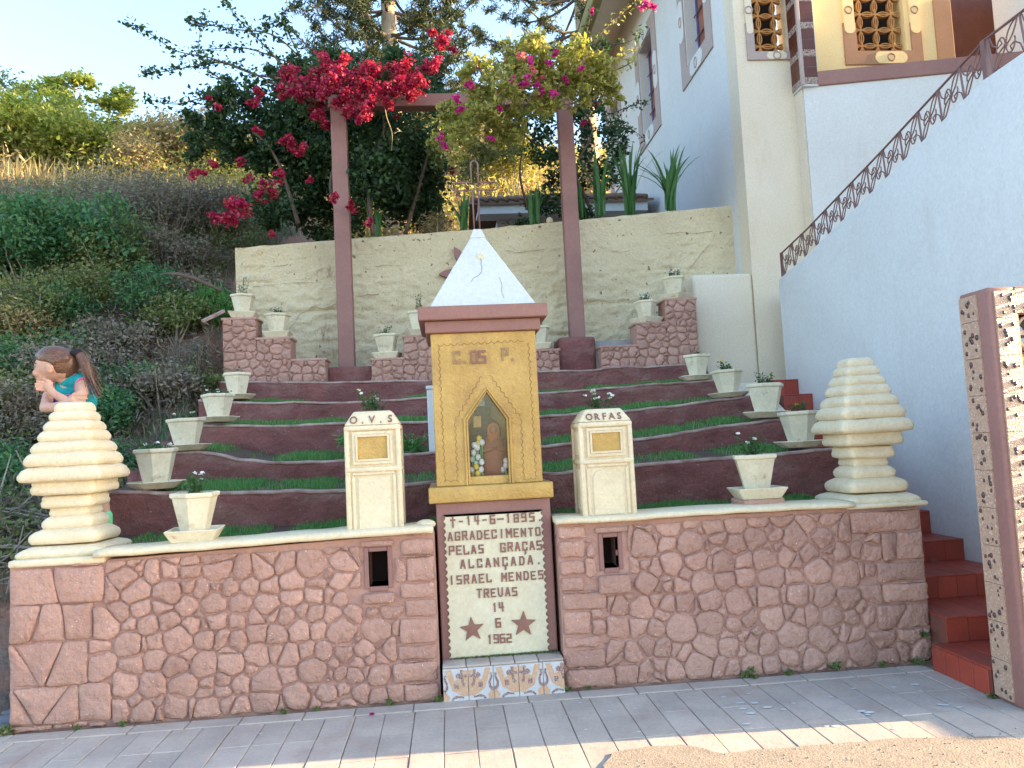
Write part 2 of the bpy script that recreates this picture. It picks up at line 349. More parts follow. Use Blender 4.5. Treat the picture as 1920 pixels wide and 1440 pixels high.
# keep the slope clear of the garden and of the paved forecourt
Z = np.where((X > -2.5) & (Y < 9.55), -.30, Z)
Z = np.where((Y < 4.75), -.06, Z)
nx, ny = X.shape; idx = np.arange(nx*ny).reshape(nx, ny)
F = np.stack([idx[:-1, :-1].ravel(), idx[1:, :-1].ravel(), idx[1:, 1:].ravel(), idx[:-1, 1:].ravel()], 1)
tag(npmesh('hillside', np.stack([X.ravel(), Y.ravel(), Z.ravel()], 1), F, M['soil'], smooth=True), kind='structure')

# ================================================================== pavement
pv = tag(MB().box(-4.2, 2.80, 2.5, 4.66, -.07, -.008).box(2.80, 9, 2.5, 3.72, -.07, -.008).build('pavement', M['paverjoint']), kind='structure')
PW = .1625; edges_y = [2.90, 3.235, 3.56, 3.885, 4.21, 4.52]
protos = []
for k in range(6):
    b = MB().box(-PW/2+.0022, PW/2-.0022, -.1605, .1605, -.03, 0)
    o = b.build('paver', M['paver'], None, bevel=.0025, seg=1); protos.append(o.data); bpy.data.objects.remove(o)
for i in range(-21, 29):
    x = -.08+PW*(i+.5)
    for j in range(len(edges_y)-1):
        y0, y1 = edges_y[j], edges_y[j+1]
        if x > 2.84 and y1 > 3.9: continue
        if y1 < 3.3 and (x < -2.0 or x > 1.0): continue
        o = bpy.data.objects.new('paver', random.choice(protos)); C.objects.link(o); o.parent = pv; ORG[o.name] = Vector()
        o.location = (x+random.uniform(-.001, .001), (y0+y1)/2, random.uniform(-.003, .002)); o.rotation_euler = (random.uniform(-.006, .006), random.uniform(-.006, .006), random.uniform(-.006, .006))
# narrow edging strip of patterned slabs against the wall
es = tag(MB().box(-2.75, 2.84, 4.525, 4.66, -.06, -.004).build('edging_strip', M['paverjoint']), kind='structure')
x = -2.70
while x < 2.7:
    wd = random.uniform(.28, .36); MB().box(x, min(x+wd-.006, 2.785), 4.53, 4.652, -.02, .004).build('slab', M['paver'], es, bevel=.004, seg=1); x += wd
# rough gravelly asphalt lapping over the pavers
edge = [(.60, 2.2), (.60, 3.42), (.63, 3.58), (.70, 3.71), (.78, 3.745), (1.02, 3.75), (1.10, 3.70), (1.17, 3.60), (1.4, 3.615), (1.75, 3.60), (2.04, 3.605), (2.3, 3.56), (2.46, 3.53), (2.60, 3.42), (2.9, 3.33), (6, 3.2), (6, 2.2)]
ed2 = []
for (a, b), (c, d) in zip(edge, edge[1:]):
    n = max(1, int(math.hypot(c-a, d-b)/.04))
    for q in range(n): ed2.append((a+(c-a)*q/n+random.uniform(-.006, .006), b+(d-b)*q/n+random.uniform(-.009, .009)))
tag(MB().prism_z(ed2, -.02, .0075).build('asphalt', M['gravel']), kind='structure')
tag(MB().box(-40, 40, -30, 2.9, -.045, -.005).build('road', M['gravel']), kind='structure')
P_ = []; gr = MB()
for k in range(140):
    x = random.uniform(.7, 2.6); y = random.uniform(3.25, 3.6); r = random.uniform(.0015, .0045)
    gr.ball((x, y, .0075+r*.3), r, 5, 4)
tag(gr.build('loose_gravel', M['rock']), 'loose gravel scattered on the asphalt', 'gravel', kind='stuff')
# cobbles left of the wall
cb = tag(MB().box(-3.9, -2.5, 4.66, 5.75, -.2, -.012).build('cobbled_path', M['dirt']), kind='structure')
y = 4.72
while y < 5.7:
    x = -3.35+random.uniform(0, .1)
    while x < -2.52:
        wd = random.uniform(.14, .24); q = MB().box(x, min(x+wd-.02, -2.505), y, y+.12, -.05, .012+random.uniform(0, .02)); q.build('cobblestone', M['cobble'], cb, bevel=.018, seg=2, smooth=True, rough=.006); x += wd
    y += .14

# ================================================================== stone masonry
def clip(poly, a, b, c):                              # keep a*x+b*z<=c
    out = []
    for i in range(len(poly)):
        p, q = poly[i], poly[(i+1) % len(poly)]; dp = a*p[0]+b*p[1]-c; dq = a*q[0]+b*q[1]-c
        if dp <= 0: out.append(p)
        if (dp < 0) != (dq < 0) and dp != dq:
            t = dp/(dp-dq); out.append((p[0]+(q[0]-p[0])*t, p[1]+(q[1]-p[1])*t))
    return out
def area(p): return .5*abs(sum(p[i][0]*p[(i+1) % len(p)][1]-p[(i+1) % len(p)][0]*p[i][1] for i in range(len(p)))) if len(p) > 2 else 0
def stone_mesh(parent, poly, y, gap=.009, depth=.026, R=random, mat=None):
    if area(poly) < .0006: return
    # round the corners, then take the gap off every side
    cx = sum(p[0] for p in poly)/len(poly); cz = sum(p[1] for p in poly)/len(poly)
    P = []
    for i in range(len(poly)):
        p, q = poly[i], poly[(i+1) % len(poly)]
        L = math.hypot(q[0]-p[0], q[1]-p[1])
        if L < .010: continue
        c = min(.26, R.uniform(.007, .020)/L); nx_, nz_ = (q[1]-p[1])/L, -(q[0]-p[0])/L
        P.append((p[0]+(q[0]-p[0])*c, p[1]+(q[1]-p[1])*c))
        if L > .055:
            d = R.uniform(-.006, .006); t = R.uniform(.4, .6); P.append((p[0]+(q[0]-p[0])*t+nx_*d, p[1]+(q[1]-p[1])*t+nz_*d))
        P.append((p[0]+(q[0]-p[0])*(1-c), p[1]+(q[1]-p[1])*(1-c)))
    gap *= R.choice([.5, .8, 1.0, 1.5])
    if len(P) < 4: return
    P = [(px+R.uniform(-.003, .003), pz+R.uniform(-.003, .003)) for px, pz in P]
    rad = sum(math.hypot(p[0]-cx, p[1]-cz) for p in P)/len(P)
    def ring(off, yy, jit=0):
        out = []
        for px, pz in P:
            d = math.hypot(px-cx, pz-cz); k = max(.25, (d-off)/d)
            out.append((cx+(px-cx)*k, yy+R.uniform(-jit, jit), cz+(pz-cz)*k))
        return out
    dp = depth*R.uniform(.7, 1.25); tx, tz = R.uniform(-.09, .09), R.uniform(-.10, .08)
    def tilt(rg): return [(a, b+(a-cx)*tx+(c-cz)*tz, c) for a, b, c in rg]
    r0 = ring(gap, y+.012); r1 = tilt(ring(gap+.001, y-dp*.62, .002)); r2 = tilt(ring(gap+.011, y-dp*.93, .0035)); r3 = tilt(ring(gap+rad*.45, y-dp*1.04, .005))
    V = r0+r1+r2+r3+[(cx, y-dp*1.05+R.uniform(-.004, .003), cz)]; n = len(P); Fc = []
    for k in range(3): Fc += [(k*n+i, k*n+(i+1) % n, (k+1)*n+(i+1) % n, (k+1)*n+i) for i in range(n)]
    Fc += [(3*n+i, 3*n+(i+1) % n, 4*n) for i in range(n)]
    m = MB().add(V, Fc); return m.build('stone', mat or M['stone'], parent, smooth=True)
def masonry(parent, x0, x1, z0, z1, y, target, seed, rects=(), top=None, quoins=(), small=.036, big=.092, gap=.006, depth=.019):
    """irregular stones (one object each) filling the face, around rects"""
    R = random.Random(seed); seeds = []; tries = 0
    f_top = top or (lambda x: z1)
    blocks = list(rects)+[q for q in quoins]
    # rough courses of uneven stones, with small ones wedged between
    zr = z0+R.uniform(.01, .03)
    while zr < z1:
        rh = R.uniform(big*.85, big*1.55); x = x0+R.uniform(-.04, .02)
        while x < x1:
            wd = R.uniform(small*2.2, big*2.15); cx_, cz_ = x+wd/2, zr+rh/2+R.uniform(-.24, .24)*rh
            if x0 < cx_ < x1 and z0 < cz_ < f_top(cx_) and not any(b[0] < cx_ < b[1] and b[2] < cz_ < b[3] for b in blocks):
                if R.random() < .14 and wd > big: seeds.append((cx_-wd*.22, cz_+rh*.1, small)); seeds.append((cx_+wd*.2, cz_-rh*.12, small*1.4))
                else: seeds.append((cx_, cz_, wd*.42))
            x += wd
        zr += rh
    while tries < target*2:
        tries += 1
        x = R.uniform(x0, x1); z = R.uniform(z0, f_top(x)); r = small*R.uniform(.5, .9)
        if any(b[0] < x < b[1] and b[2] < z < b[3] for b in blocks) or f_top(x) < z: continue
        if all((x-a)**2+(z-b)**2 > (c*.92+r*.5)**2 for a, b, c in seeds): seeds.append((x, z, r))
    for i, (sx, sz, sr) in enumerate(seeds):
        p = [(x0, z0), (x1, z0), (x1, z1), (x0, z1)]
        for j, (a, b, c) in enumerate(seeds):
            if i == j: continue
            dx, dz = a-sx, b-sz; d2 = dx*dx+dz*dz
            if d2 > .36: continue
            t = .5*(d2+sr*sr-c*c)                       # power diagram: big stones beside small ones
            p = clip(p, dx, dz, t+dx*sx+dz*sz)
            if len(p) < 3: break
        if len(p) < 3: continue
        for b in blocks:
            xs_ = [q[0] for q in p]; zs_ = [q[1] for q in p]
            if min(xs_) < b[1] and max(xs_) > b[0] and min(zs_) < b[3] and max(zs_) > b[2]:
                c4 = [clip(p, 1, 0, b[0]), clip(p, -1, 0, -b[1]), clip(p, 0, 1, b[2]), clip(p, 0, -1, -b[3])]
                p = max(c4, key=area)
                if len(p) < 3: break
        if len(p) < 3: continue
        if top:
            tl = f_top(sx); p = clip(p, 0, 1, tl)
            # do not run past the side of a lower step
            for xx in top.edges:
                lo, hi = f_top(xx-.01), f_top(xx+.01)
                if min(lo, hi) < max(q[1] for q in p)-.004 if p else False:
                    if sx < xx and hi < lo: p2 = clip(p, 1, 0, xx)
                    elif sx > xx and lo < hi: p2 = clip(p, -1, 0, -xx)
                    else: continue
                    if max(q[0] for q in p) > xx > min(q[0] for q in p): p = p2
            if len(p) < 3: continue
        stone_mesh(parent, p, y, gap, depth, R)
    for q in quoins:
        bl, sp = q, q[4] if len(q) > 4 else None
        base = [(q[0], q[2]), (q[1], q[2]), (q[1], q[3]), (q[0], q[3])]; pcs = [base]
        if sp:
            new = []
            for pc in pcs:
                last = pc
                for (xa, xb) in sp:                     # slanting joints from bottom xa to top xb
                    dx, dz = xb-xa, q[3]-q[2]; a, b = dz, -dx; c = a*xa+b*q[2]
                    new.append(clip(last, a, b, c)); last = clip(last, -a, -b, -c)
                new.append(last)
            pcs = new
        for pc in pcs:
            if len(pc) > 2: stone_mesh(parent, pc, y, gap*.75, depth*1.05, R)

# ------------------------------------------------------------------ front walls
WY = 4.705
def wall_backing(name, parent, x0, x1, top0, top1, hole, yb):
    hx0, hx1, hz0, hz1 = hole; zt = lambda x: top0+(top1-top0)*(x-x0)/(x1-x0)
    m = MB()
    def piece(xa, xb, za, zb, ya, yb_):
        m.prism([(xa, za), (xb, za), (xb, zb if zb is not None else zt(xb)), (xa, zb if zb is not None else zt(xa))], ya, yb_)
    piece(x0, hx0, -.05, None, WY, yb); piece(hx1, x1, -.05, None, WY, yb)
    piece(hx0, hx1, -.05, hz0, WY, yb); piece(hx0, hx1, hz1, None, WY, yb)
    piece(hx0, hx1, hz0, hz1, WY+.26, yb)
    return m.build(name, M['mortar'], parent)
wl = thing('stone_wall', 'mauve painted stone garden wall left of the shrine, with a dark open niche near its right end', 'wall')
wall_backing('mortar_core', wl, -2.47, -.10, .895, .955, (-.485, -.375, .665, .865), 5.02)
HL = [(-.53, -.335, .555, .655), (-.53, -.335, .655, .90)]
ql = [(-2.47, -1.96, .685, .885, [(-2.20, -2.24)]), (-2.47, -2.02, .475, .685, [(-2.36, -2.29), (-2.17, -2.19)]), (-2.47, -2.05, .235, .475, [(-2.30, -2.455), (-2.28, -2.18)]), (-2.47, -1.93, .03, .235, [(-2.33, -2.45), (-2.30, -2.15), (-2.10, -2.10)]),
      (-.30, -.105, .83, .925), (-.27, -.105, .68, .82), (-.31, -.105, .585, .675), (-.29, -.105, .475, .575), (-.32, -.105, .33, .47), (-.34, -.105, .235, .32), (-.37, -.105, .11, .225), (-.31, -.105, .0, .10)]
masonry(wl, -2.47, -.10, .0, .905, WY, 135, 3, rects=HL, quoins=ql)
wr = thing('stone_wall', 'mauve painted stone garden wall right of the shrine, running to the red steps, with a small framed niche', 'wall')
wall_backing('mortar_core', wr, .625, 2.885, .958, .955, (.895, .985, .685, .865), 5.02)
HR = [(.845, 1.045, .53, .635), (.845, 1.045, .635, .935)]
qr = [(.63, .80, .87, .945), (.63, .79, .755, .86), (.63, .78, .655, .745), (.63, .77, .565, .645), (.63, .90, .455, .555), (.63, .80, .31, .445), (.63, .85, .235, .30), (.63, .87, .125, .225), (.63, .92, .0, .115),
      (2.43, 2.885, .80, .925), (2.62, 2.885, .62, .79, [(2.70, 2.72)]), (2.57, 2.885, .49, .61), (2.60, 2.885, .37, .48), (2.55, 2.885, .21, .36, [(2.66, 2.76)])]
masonry(wr, .625, 2.885, .0, .935, WY, 140, 11, rects=HR, quoins=qr)
def niche(parent, hx0, hx1, hz0, hz1, sill, notch, label):
    y = WY-.012; w_ = .026; f = thing_part = None
    m = MB()
    m.box(hx0-w_, hx0, y, y+.09, hz0-.012, hz1+w_).box(hx1, hx1+w_, y+.002, y+.09, hz0-.012, hz1+w_).box(hx0+.001, hx1-.001, y+.003, y+.09, hz1, hz1+w_-.002).box(hx0+.001, hx1-.001, y+.004, y+.2, hz0-.03, hz0)
    fr = m.build('niche_frame', M['mauve'], parent, bevel=.003, seg=1, label=label)
    if notch: MB().box(hx1-.012, hx1+.001, y+.02, y+.035, hz0+.07, hz0+.10).build('hinge', M['mauve'], fr)
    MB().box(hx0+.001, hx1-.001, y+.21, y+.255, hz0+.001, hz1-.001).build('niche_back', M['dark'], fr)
    MB().box(*sill[:2], y-.028, y+.03, *sill[2:]).build('sill_block', M['stone'], fr, bevel=.012, seg=2, smooth=True, rough=.003)
    MB().box(sill[0]-.005, sill[1]+.005, y-.010, y+.03, hz1+w_+.004, hz1+w_+.034).build('lintel', M['stone'], fr, bevel=.008, seg=2, smooth=True, rough=.003)
niche(wl, -.485, -.375, .665, .865, (-.52, -.345, .57, .63), False, 'square niche opening with a chipped mauve frame')
niche(wr, .895, .985, .685, .865, (.855, 1.045, .54, .645), True, 'upright niche opening with stepped mauve frame and a hinge stub')
def coping(name, parent, pts, y0, y1, h):
    """rounded, slightly uneven coping along x"""
    n = 9; rings = []
    prof = [(y0-.012, -.5), (y0-.02, -.15), (y0-.015, .25), (y0+.01, .5), ((y0+y1)/2, .56), (y1-.01, .5), (y1+.01, .2), (y1+.01, -.5)]
    L = pts[-1][0]-pts[0][0]; steps = int(L/.05)
    for i in range(steps+1):
        x = pts[0][0]+L*i/steps; z = np.interp(x, [p[0] for p in pts], [p[1] for p in pts]); j = noise.noise(Vector((x*3, 0, 5)))*.006
        rings.append([(x, yy+j+noise.noise(Vector((x*9, yy*7, 2)))*.004, z+(k*h)+noise.noise(Vector((x*6, yy*9, 7)))*.005) for yy, k in prof])
    return MB().loft(rings).build(name, M['cream'], parent, smooth=True)
coping('coping', wl, [(-2.0, .948), (-1.4, .957), (-.6, .975), (-.105, .978)], WY-.035, 4.95, .042)
MB().ball((-.15, 4.80, .995), .06, 12, 8, (1.0, 1.0, .5)).build('lump', M['cream'], wl, smooth=True)
coping('coping', wr, [(.615, .982), (.9, .975), (1.6, .985), (2.45, .978)], WY-.035, 4.95, .036)

# ================================================================== terraces
def xline(x0, x1, n): return [x0+(x1-x0)*i/n for i in range(n+1)]
TZ = {1: ([-2.4, -1.6, -.75, -.16, .74, 1.55, 2.95], [1.25, 1.20, 1.17, 1.20, 1.215, 1.25, 1.29], 5.55),
      2: ([-2.4, -1.93, -1.61, -1.0, -.17, .77, 1.55, 2.4, 3.0], [1.50, 1.50, 1.415, 1.36, 1.40, 1.41, 1.43, 1.50, 1.54], 6.30),
      3: ([-2.4, -1.56, -.92, -.17, .85, 1.66, 2.9], [1.75, 1.70, 1.69, 1.67, 1.67, 1.685, 1.77], 7.05),
      4: ([-2.4, -1.72, -1.0, -.18, .95, 2.67, 2.95], [2.0, 1.95, 1.92, 1.93, 1.92, 1.98, 1.99], 7.80),
      5: ([-2.4, -1.2, -.2, 1.0, 2.95], [2.235, 2.19, 2.17, 2.20, 2.235], 8.55)}
TX0 = {1: -2.32, 2: -2.36, 3: -2.36, 4: -2.36, 5: -2.38}; TX1 = {1: 2.88, 2: 2.93, 3: 2.93, 4: 2.93, 5: 2.93}
def ty(k, x): return TZ[k][2]+noise.noise(Vector((x*.9, k*7.3, 1)))*.10+noise.noise(Vector((x*2.7, k*3.1, 4)))*.03
def tz(k, x): return float(np.interp(x, TZ[k][0], TZ[k][1]))+noise.noise(Vector((x*2.6, k*5.7, 8)))*.016
names = {1: 'lowest maroon terrace wall, directly above the front lawn strip', 2: 'second maroon terrace wall counted from the front lawn, with a dip left of the shrine', 3: 'middle maroon terrace wall, third of five from the front lawn',
         4: 'fourth maroon terrace wall from the front, one below the topmost', 5: 'topmost maroon terrace wall, carrying the stepped stone blocks'}
for k in range(1, 6):
    root = thing('terrace_wall', names[k], 'terrace wall', (0, 0, 0), 'low maroon walls of the terraced garden')
    n = 150; rings = []; lip = []
    for i in range(n+1):
        x = TX0[k]+(TX1[k]-TX0[k])*i/n; y = ty(k, x); zt = tz(k, x); zb = (.90 if k == 1 else tz(k-1, x)-.06)
        col = []
        for j in range(9):
            t = j/8; z = zb+(zt-zb)*t
            col.append((x, y+.03*(1-t)+noise.noise(Vector((x*5, z*9, k)))*.014+noise.noise(Vector((x*16, z*22, k)))*.006, z))
        col += [(x, y+.02, zt+.012), (x, y+.10, zt+.012), (x, y+.13, zt-.02), (x, y+.13, zb)]
        rings.append(col)
        q = noise.noise(Vector((x*7, 0, k+3)))*.006
        lip.append([(x, y-.004, zt-.004+q), (x, y-.006, zt+.012+q), (x, y+.018, zt+.021+q), (x, y+.07, zt+.021+q), (x, y+.10, zt+.010)])
    MB().loft(rings).build('face', M['maroon'], root, smooth=True)
    MB().loft(lip).build('worn_lip', M['wornlip'], root, smooth=True)
# soil treads and turf
def tread(k):
    V = []; n = 80; m = 6; x0, x1 = (TX0[max(k, 1)]+.005, TX1[max(k, 1)]-.005)
    for i in range(n+1):
        x = x0+(x1-x0)*i/n
        ya = 4.94 if k == 0 else ty(k, x)+.07; yb = ty(k+1, x)+.02 if k < 5 else 9.60
        za = .93 if k == 0 else tz(k, x)+.004; zb = za+(.05 if k else .035)
        for j in range(m+1): V.append((x, ya+(yb-ya)*j/m, za+(zb-za)*j/m))
    V = np.array(V); i = np.arange(n*(m+1)).reshape(n, m+1)
    F = np.stack([i[:-1, :-1].ravel(), i[1:, :-1].ravel(), i[1:, 1:].ravel(), i[:-1, 1:].ravel()], 1)
    return npmesh('terrace_ground', V, F, M['dirt'] if k < 5 else M['maroon'], smooth=True)
for k in range(6): tag(tread(k), kind='structure')
def turf(k, n, L):
    x = rng.uniform(TX0[max(k, 1)]+.3, TX1[max(k, 1)]-.35, n); u = rng.uniform(.02, 1, n)**.8
    cl = np.array([noise.noise(Vector((a*2.2, k*9.1, 0)))+.5*noise.noise(Vector((a*6, k*9.1, 5))) for a in x])
    keep = rng.uniform(-.45, .40, n) < cl; x, u, cl = x[keep], u[keep], cl[keep]
    ya = np.array([4.97 if k == 0 else ty(k, a)+.09 for a in x]); yb = np.array([ty(k+1, a)-.01 for a in x])
    za = np.array([.93 if k == 0 else tz(k, a)+.004 for a in x])
    P = np.stack([x, ya+(yb-ya)*u, za+(.05 if k else .035)*u], 1)
    o = blades('turf', P, L*rng.uniform(.5, 1.25, len(P))*(.8+.5*np.clip(cl, -.4, .6)), .0045, M['lawn'], lean=.5)
    tag(o, ['dark green turf just behind the front wall coping', 'turf strip on the lowest terrace', 'turf strip on the second terrace', 'turf strip on the third terrace', 'turf strip on the fourth terrace'][k], 'grass', kind='stuff')
for k, (n, L) in enumerate([(34000, .042), (22000, .045), (18000, .055), (16000, .055), (13000, .05)]): turf(k, n, L)
# plain side walls that close the terraces
tag(MB().prism_x([(4.95, -.3), (4.95, .93), (5.5, .95), (5.6, 1.14), (6.3, 1.2), (6.36, 1.42), (7.05, 1.45), (7.1, 1.66), (7.8, 1.7), (7.86, 1.9), (8.6, 1.93), (8.65, 2.15), (9.5, 2.18), (9.5, -.3)], 2.85, 2.96).build('terrace_end_wall', M['maroon']), 'low maroon side wall between the terraces and the red steps', 'wall')
tag(MB().prism_x([(4.95, -.3), (4.95, .90), (5.5, .93), (5.6, 1.12), (6.3, 1.16), (6.36, 1.38), (7.05, 1.42), (7.1, 1.62), (7.8, 1.66), (7.86, 1.86), (8.6, 1.9), (8.65, 2.12), (9.5, 2.15), (9.5, -.3)], -2.47, -2.33).build('terrace_end_wall', M['maroon'], rough=.01), 'low maroon side wall between the terraces and the overgrown slope', 'wall')

# ------------------------------------------------------------------ stepped stone blocks on the top terrace
class Steps:
    def __init__(s, L): s.L = L; s.edges = [a[1] for a in L[:-1]]
    def __call__(s, x):
        for a, b, t in s.L:
            if x <= b: return t
        return s.L[-1][2]
def stepped(label, L, zb, n, seed, y=8.77, yb=9.06):
    root = thing('stepped_stone_block', label, 'stone block', (0, 0, 0), 'stepped stone blocks on the top terrace')
    m = MB()
    for a, b, t in L: m.box(a+.003, b-.003, y, yb, zb, t)
    m.build('mortar_core', M['mortar'], root)
    masonry(root, L[0][0], L[-1][1], zb+.01, max(t for _, _, t in L), y, n, seed, top=Steps(L), small=.035, big=.072, gap=.006, depth=.02)
    for a, b, t in L: MB().box(a-.012, b+.012, y-.022, yb+.02, t-.012, t+.016).build('step_cap', M['stone'], root, bevel=.006, seg=1)
    return root
stepped('stepped stone block at the far left, three steps going down to the right', [(-2.39, -2.03, 2.955), (-2.03, -1.66, 2.725), (-1.66, -1.29, 2.475)], 2.21, 46, 21)
stepped('stepped stone block standing behind the shrine, rising from both ends', [(-.80, -.44, 2.445), (-.44, -.06, 2.69), (-.06, .60, 2.86), (.60, .94, 2.69), (.94, 1.30, 2.475)], 2.17, 60, 22)
stepped('stepped stone block at the far right, three steps going up to the right', [(1.77, 2.19, 2.485), (2.19, 2.545, 2.735), (2.545, 2.91, 3.0)], 2.22, 46, 23)
tag(MB().box(-1.29, -.80, 8.93, 9.35, 2.15, 2.40).build('maroon_block', M['maroon'], bevel=.015, seg=2, smooth=True, rough=.01), 'low dark maroon block at the foot of the left pergola post', 'block')
tag(MB().box(1.32, 1.755, 8.93, 9.42, 2.15, 2.64).build('maroon_block', M['maroon'], bevel=.05, seg=3, smooth=True, rough=.02), 'large rounded dark maroon block at the foot of the right pergola post', 'block')
tag(MB().box(1.65, 2.25, 8.97, 9.42, 2.15, 2.58).build('concrete_ledge', M['rock'], bevel=.02, seg=2, smooth=True, rough=.03), 'crumbling concrete ledge behind the right stepped block', 'ledge')
tag(MB().box(-2.4, -.7, 9.1, 9.52, 2.15, 2.38).build('concrete_ledge', M['rock'], bevel=.02, seg=2, smooth=True, rough=.03), 'rough concrete ledge under the left part of the yellow wall', 'ledge')

# ------------------------------------------------------------------ rough yellow retaining wall
nx_, nz_ = 300, 96; V = []
def wz(x): return float(np.interp(x, [-2.42, -1.2, .5, 3.72], [3.93, 4.0, 4.08, 4.30]))
for i in range(nx_+1):
    x = -2.42+6.14*i/nx_
    for j in range(nz_+1):
        t = j/nz_; z = 2.1+(wz(x)+.02*noise.noise(Vector((x*4, 0, 0)))-2.1)*t
        crack = 0
        for zc in (2.75, 3.12, 3.5, 3.78):
            w_ = zc+.05*noise.noise(Vector((x*1.1, zc, 0)))+.02*noise.noise(Vector((x*6, zc, 3)))
            crack += .035*math.exp(-((z-w_)/.016)**2)*max(0, noise.noise(Vector((x*1.3, zc*3, 9)))+.30)*2
        lump = noise.noise(Vector((x*7, z*13, 0)))*.022+noise.noise(Vector((x*18, z*34, 2)))*.014+noise.noise(Vector((x*2, z*3, 4)))*.02
        V.append((x, 9.5-lump+crack, z))
V = np.array(V); ii = np.arange((nx_+1)*(nz_+1)).reshape(nx_+1, nz_+1)
F = np.stack([ii[:-1, :-1].ravel(), ii[1:, :-1].ravel(), ii[1:, 1:].ravel(), ii[:-1, 1:].ravel()], 1)
rw = thing('retaining_wall', 'rough yellow rendered retaining wall with cracks and stains behind the terraces', 'wall')
npmesh('rendered_face', V, F, M['backwall'], rw, smooth=True)
m = MB(); xs_ = xline(-2.42, 3.72, 60)
m.loft([[(x, 9.49, wz(x)-.03), (x, 9.50, wz(x)+.012*noise.noise(Vector((x*8, 1, 0)))+.004), (x, 9.75, wz(x)+.01+.02*noise.noise(Vector((x*7, 5, 0)))), (x, 9.78, 2.0), (x, 9.56, 2.0)] for x in xs_]).build('wall_core', M['backwall'], rw)
MB().ball((1.38, 9.52, wz(1.38)+.035), .045, 10, 8).build('knob', M['backwall'], rw, smooth=True)
M['crackline'] = surf('crack stain', (.40, .29, .17), (.26, .18, .11), 30, .95)
for path in ([(543, 617), (556, 600), (562, 590), (575, 583), (585, 575), (597, 577), (605, 580), (615, 579), (625, 572), (638, 568)], [(475, 538), (500, 535), (525, 533), (560, 530), (600, 528)], [(510, 500), (530, 498), (545, 495)], [(668, 556), (690, 553), (720, 550)], [(1140, 470), (1165, 473), (1190, 468)],
        [(1290, 508), (1320, 470), (1337, 450), (1345, 430)], [(950, 470), (975, 474), (1000, 468), (1030, 470)], [(700, 500), (730, 497), (765, 500)], [(1240, 440), (1275, 436), (1310, 438), (1350, 430)]):
    pts = []
    for (a, b), (c, d) in zip(path, path[1:]):
        for t in range(3): pts.append(at(a+(c-a)*t/3+random.uniform(-1, 1), b+(d-b)*t/3+random.uniform(-1.2, 1.2), 9.481))
    MB().tube(pts, [random.uniform(.0006, .0038) for _ in pts], 5).build('crack', M['crackline'], rw)
# mauve petals of a relief, half hidden by the shrine roof
em = thing('petal_emblem', 'mauve petal relief on the yellow wall, mostly hidden behind the white pyramid', 'emblem')
ec = at(880, 512, 9.44)
def petal(ang, r0, r1, wd):
    P = []
    for i in range(9):
        t = i/8; P.append((r0+(r1-r0)*t, wd*math.sin(PI*t)**.8))
    P += [(a, -b) for a, b in P[-2:0:-1]]; ca, sa = math.cos(ang), math.sin(ang)
    return [(ec.x+a*ca-b*sa, ec.z+a*sa+b*ca) for a, b in P]
for ang in (PI, 2.05, .95, 0.): MB().prism(petal(ang, .06, .37, .055), 9.43, 9.50).build('petal', M['mauve'], em, bevel=.006, seg=1)

# ================================================================== pergola
pg = thing('pergola', 'mauve concrete pergola, two tall posts and a crossbeam under the bougainvillea', 'pergola')
MB().box(-1.20, -1.02, 9.12, 9.27, 2.38, 5.56).build('post', M['mauve'], pg, bevel=.006, seg=1)
MB().box(1.495, 1.675, 9.12, 9.27, 2.60, 5.50).build('post', M['mauve'], pg, bevel=.006, seg=1)
MB().box(-1.22, 1.69, 9.11, 9.28, 5.485, 5.635).build('beam', M['mauve'], pg, bevel=.006, seg=1)
# ================================================================== shrine
SY = 4.80                                             # front plane of the shrine body
sh = thing('shrine', 'tall gold and mauve roadside shrine with a white pyramid roof and an inscribed cream plaque', 'shrine', (.26, 5.1, 0))
def scallop(x0, x1, z0, z1, n_x, n_z, r, inward=True, sides='LTR'):
    """outline with scalloped sides, clockwise from bottom left"""
    P = [(x0, z0)]
    def run(a, b, n, nx, nz):
        out = []
        for i in range(n):
            for k in range(1, 7):
                t = (i+k/6)/n; d = math.sin(PI*k/6)*r
                out.append((a[0]+(b[0]-a[0])*t+nx*d, a[1]+(b[1]-a[1])*t+nz*d))
        return out
    P += run((x0, z0), (x0, z1), n_z, 1, 0) if 'L' in sides else [(x0, z1)]
    P += run((x0, z1), (x1, z1), n_x, 0, -1) if 'T' in sides else [(x1, z1)]
    P += run((x1, z1), (x1, z0), n_z, -1, 0) if 'R' in sides else [(x1, z0)]
    return P
MB().box(-.085, .605, SY, 5.42, .18, 1.115).build('pedestal', M['mauve'], sh, bevel=.006, seg=1)
pq = MB().prism(scallop(-.045, .555, .205, 1.045, 14, 21, .014), SY-.012, SY+.01).build('plaque', M['plaque'], sh)
MB().box(-.125, .625, SY-.035, 5.44, 1.115, 1.21).build('ledge', M['gold'], sh, bevel=.008, seg=2, smooth=True)
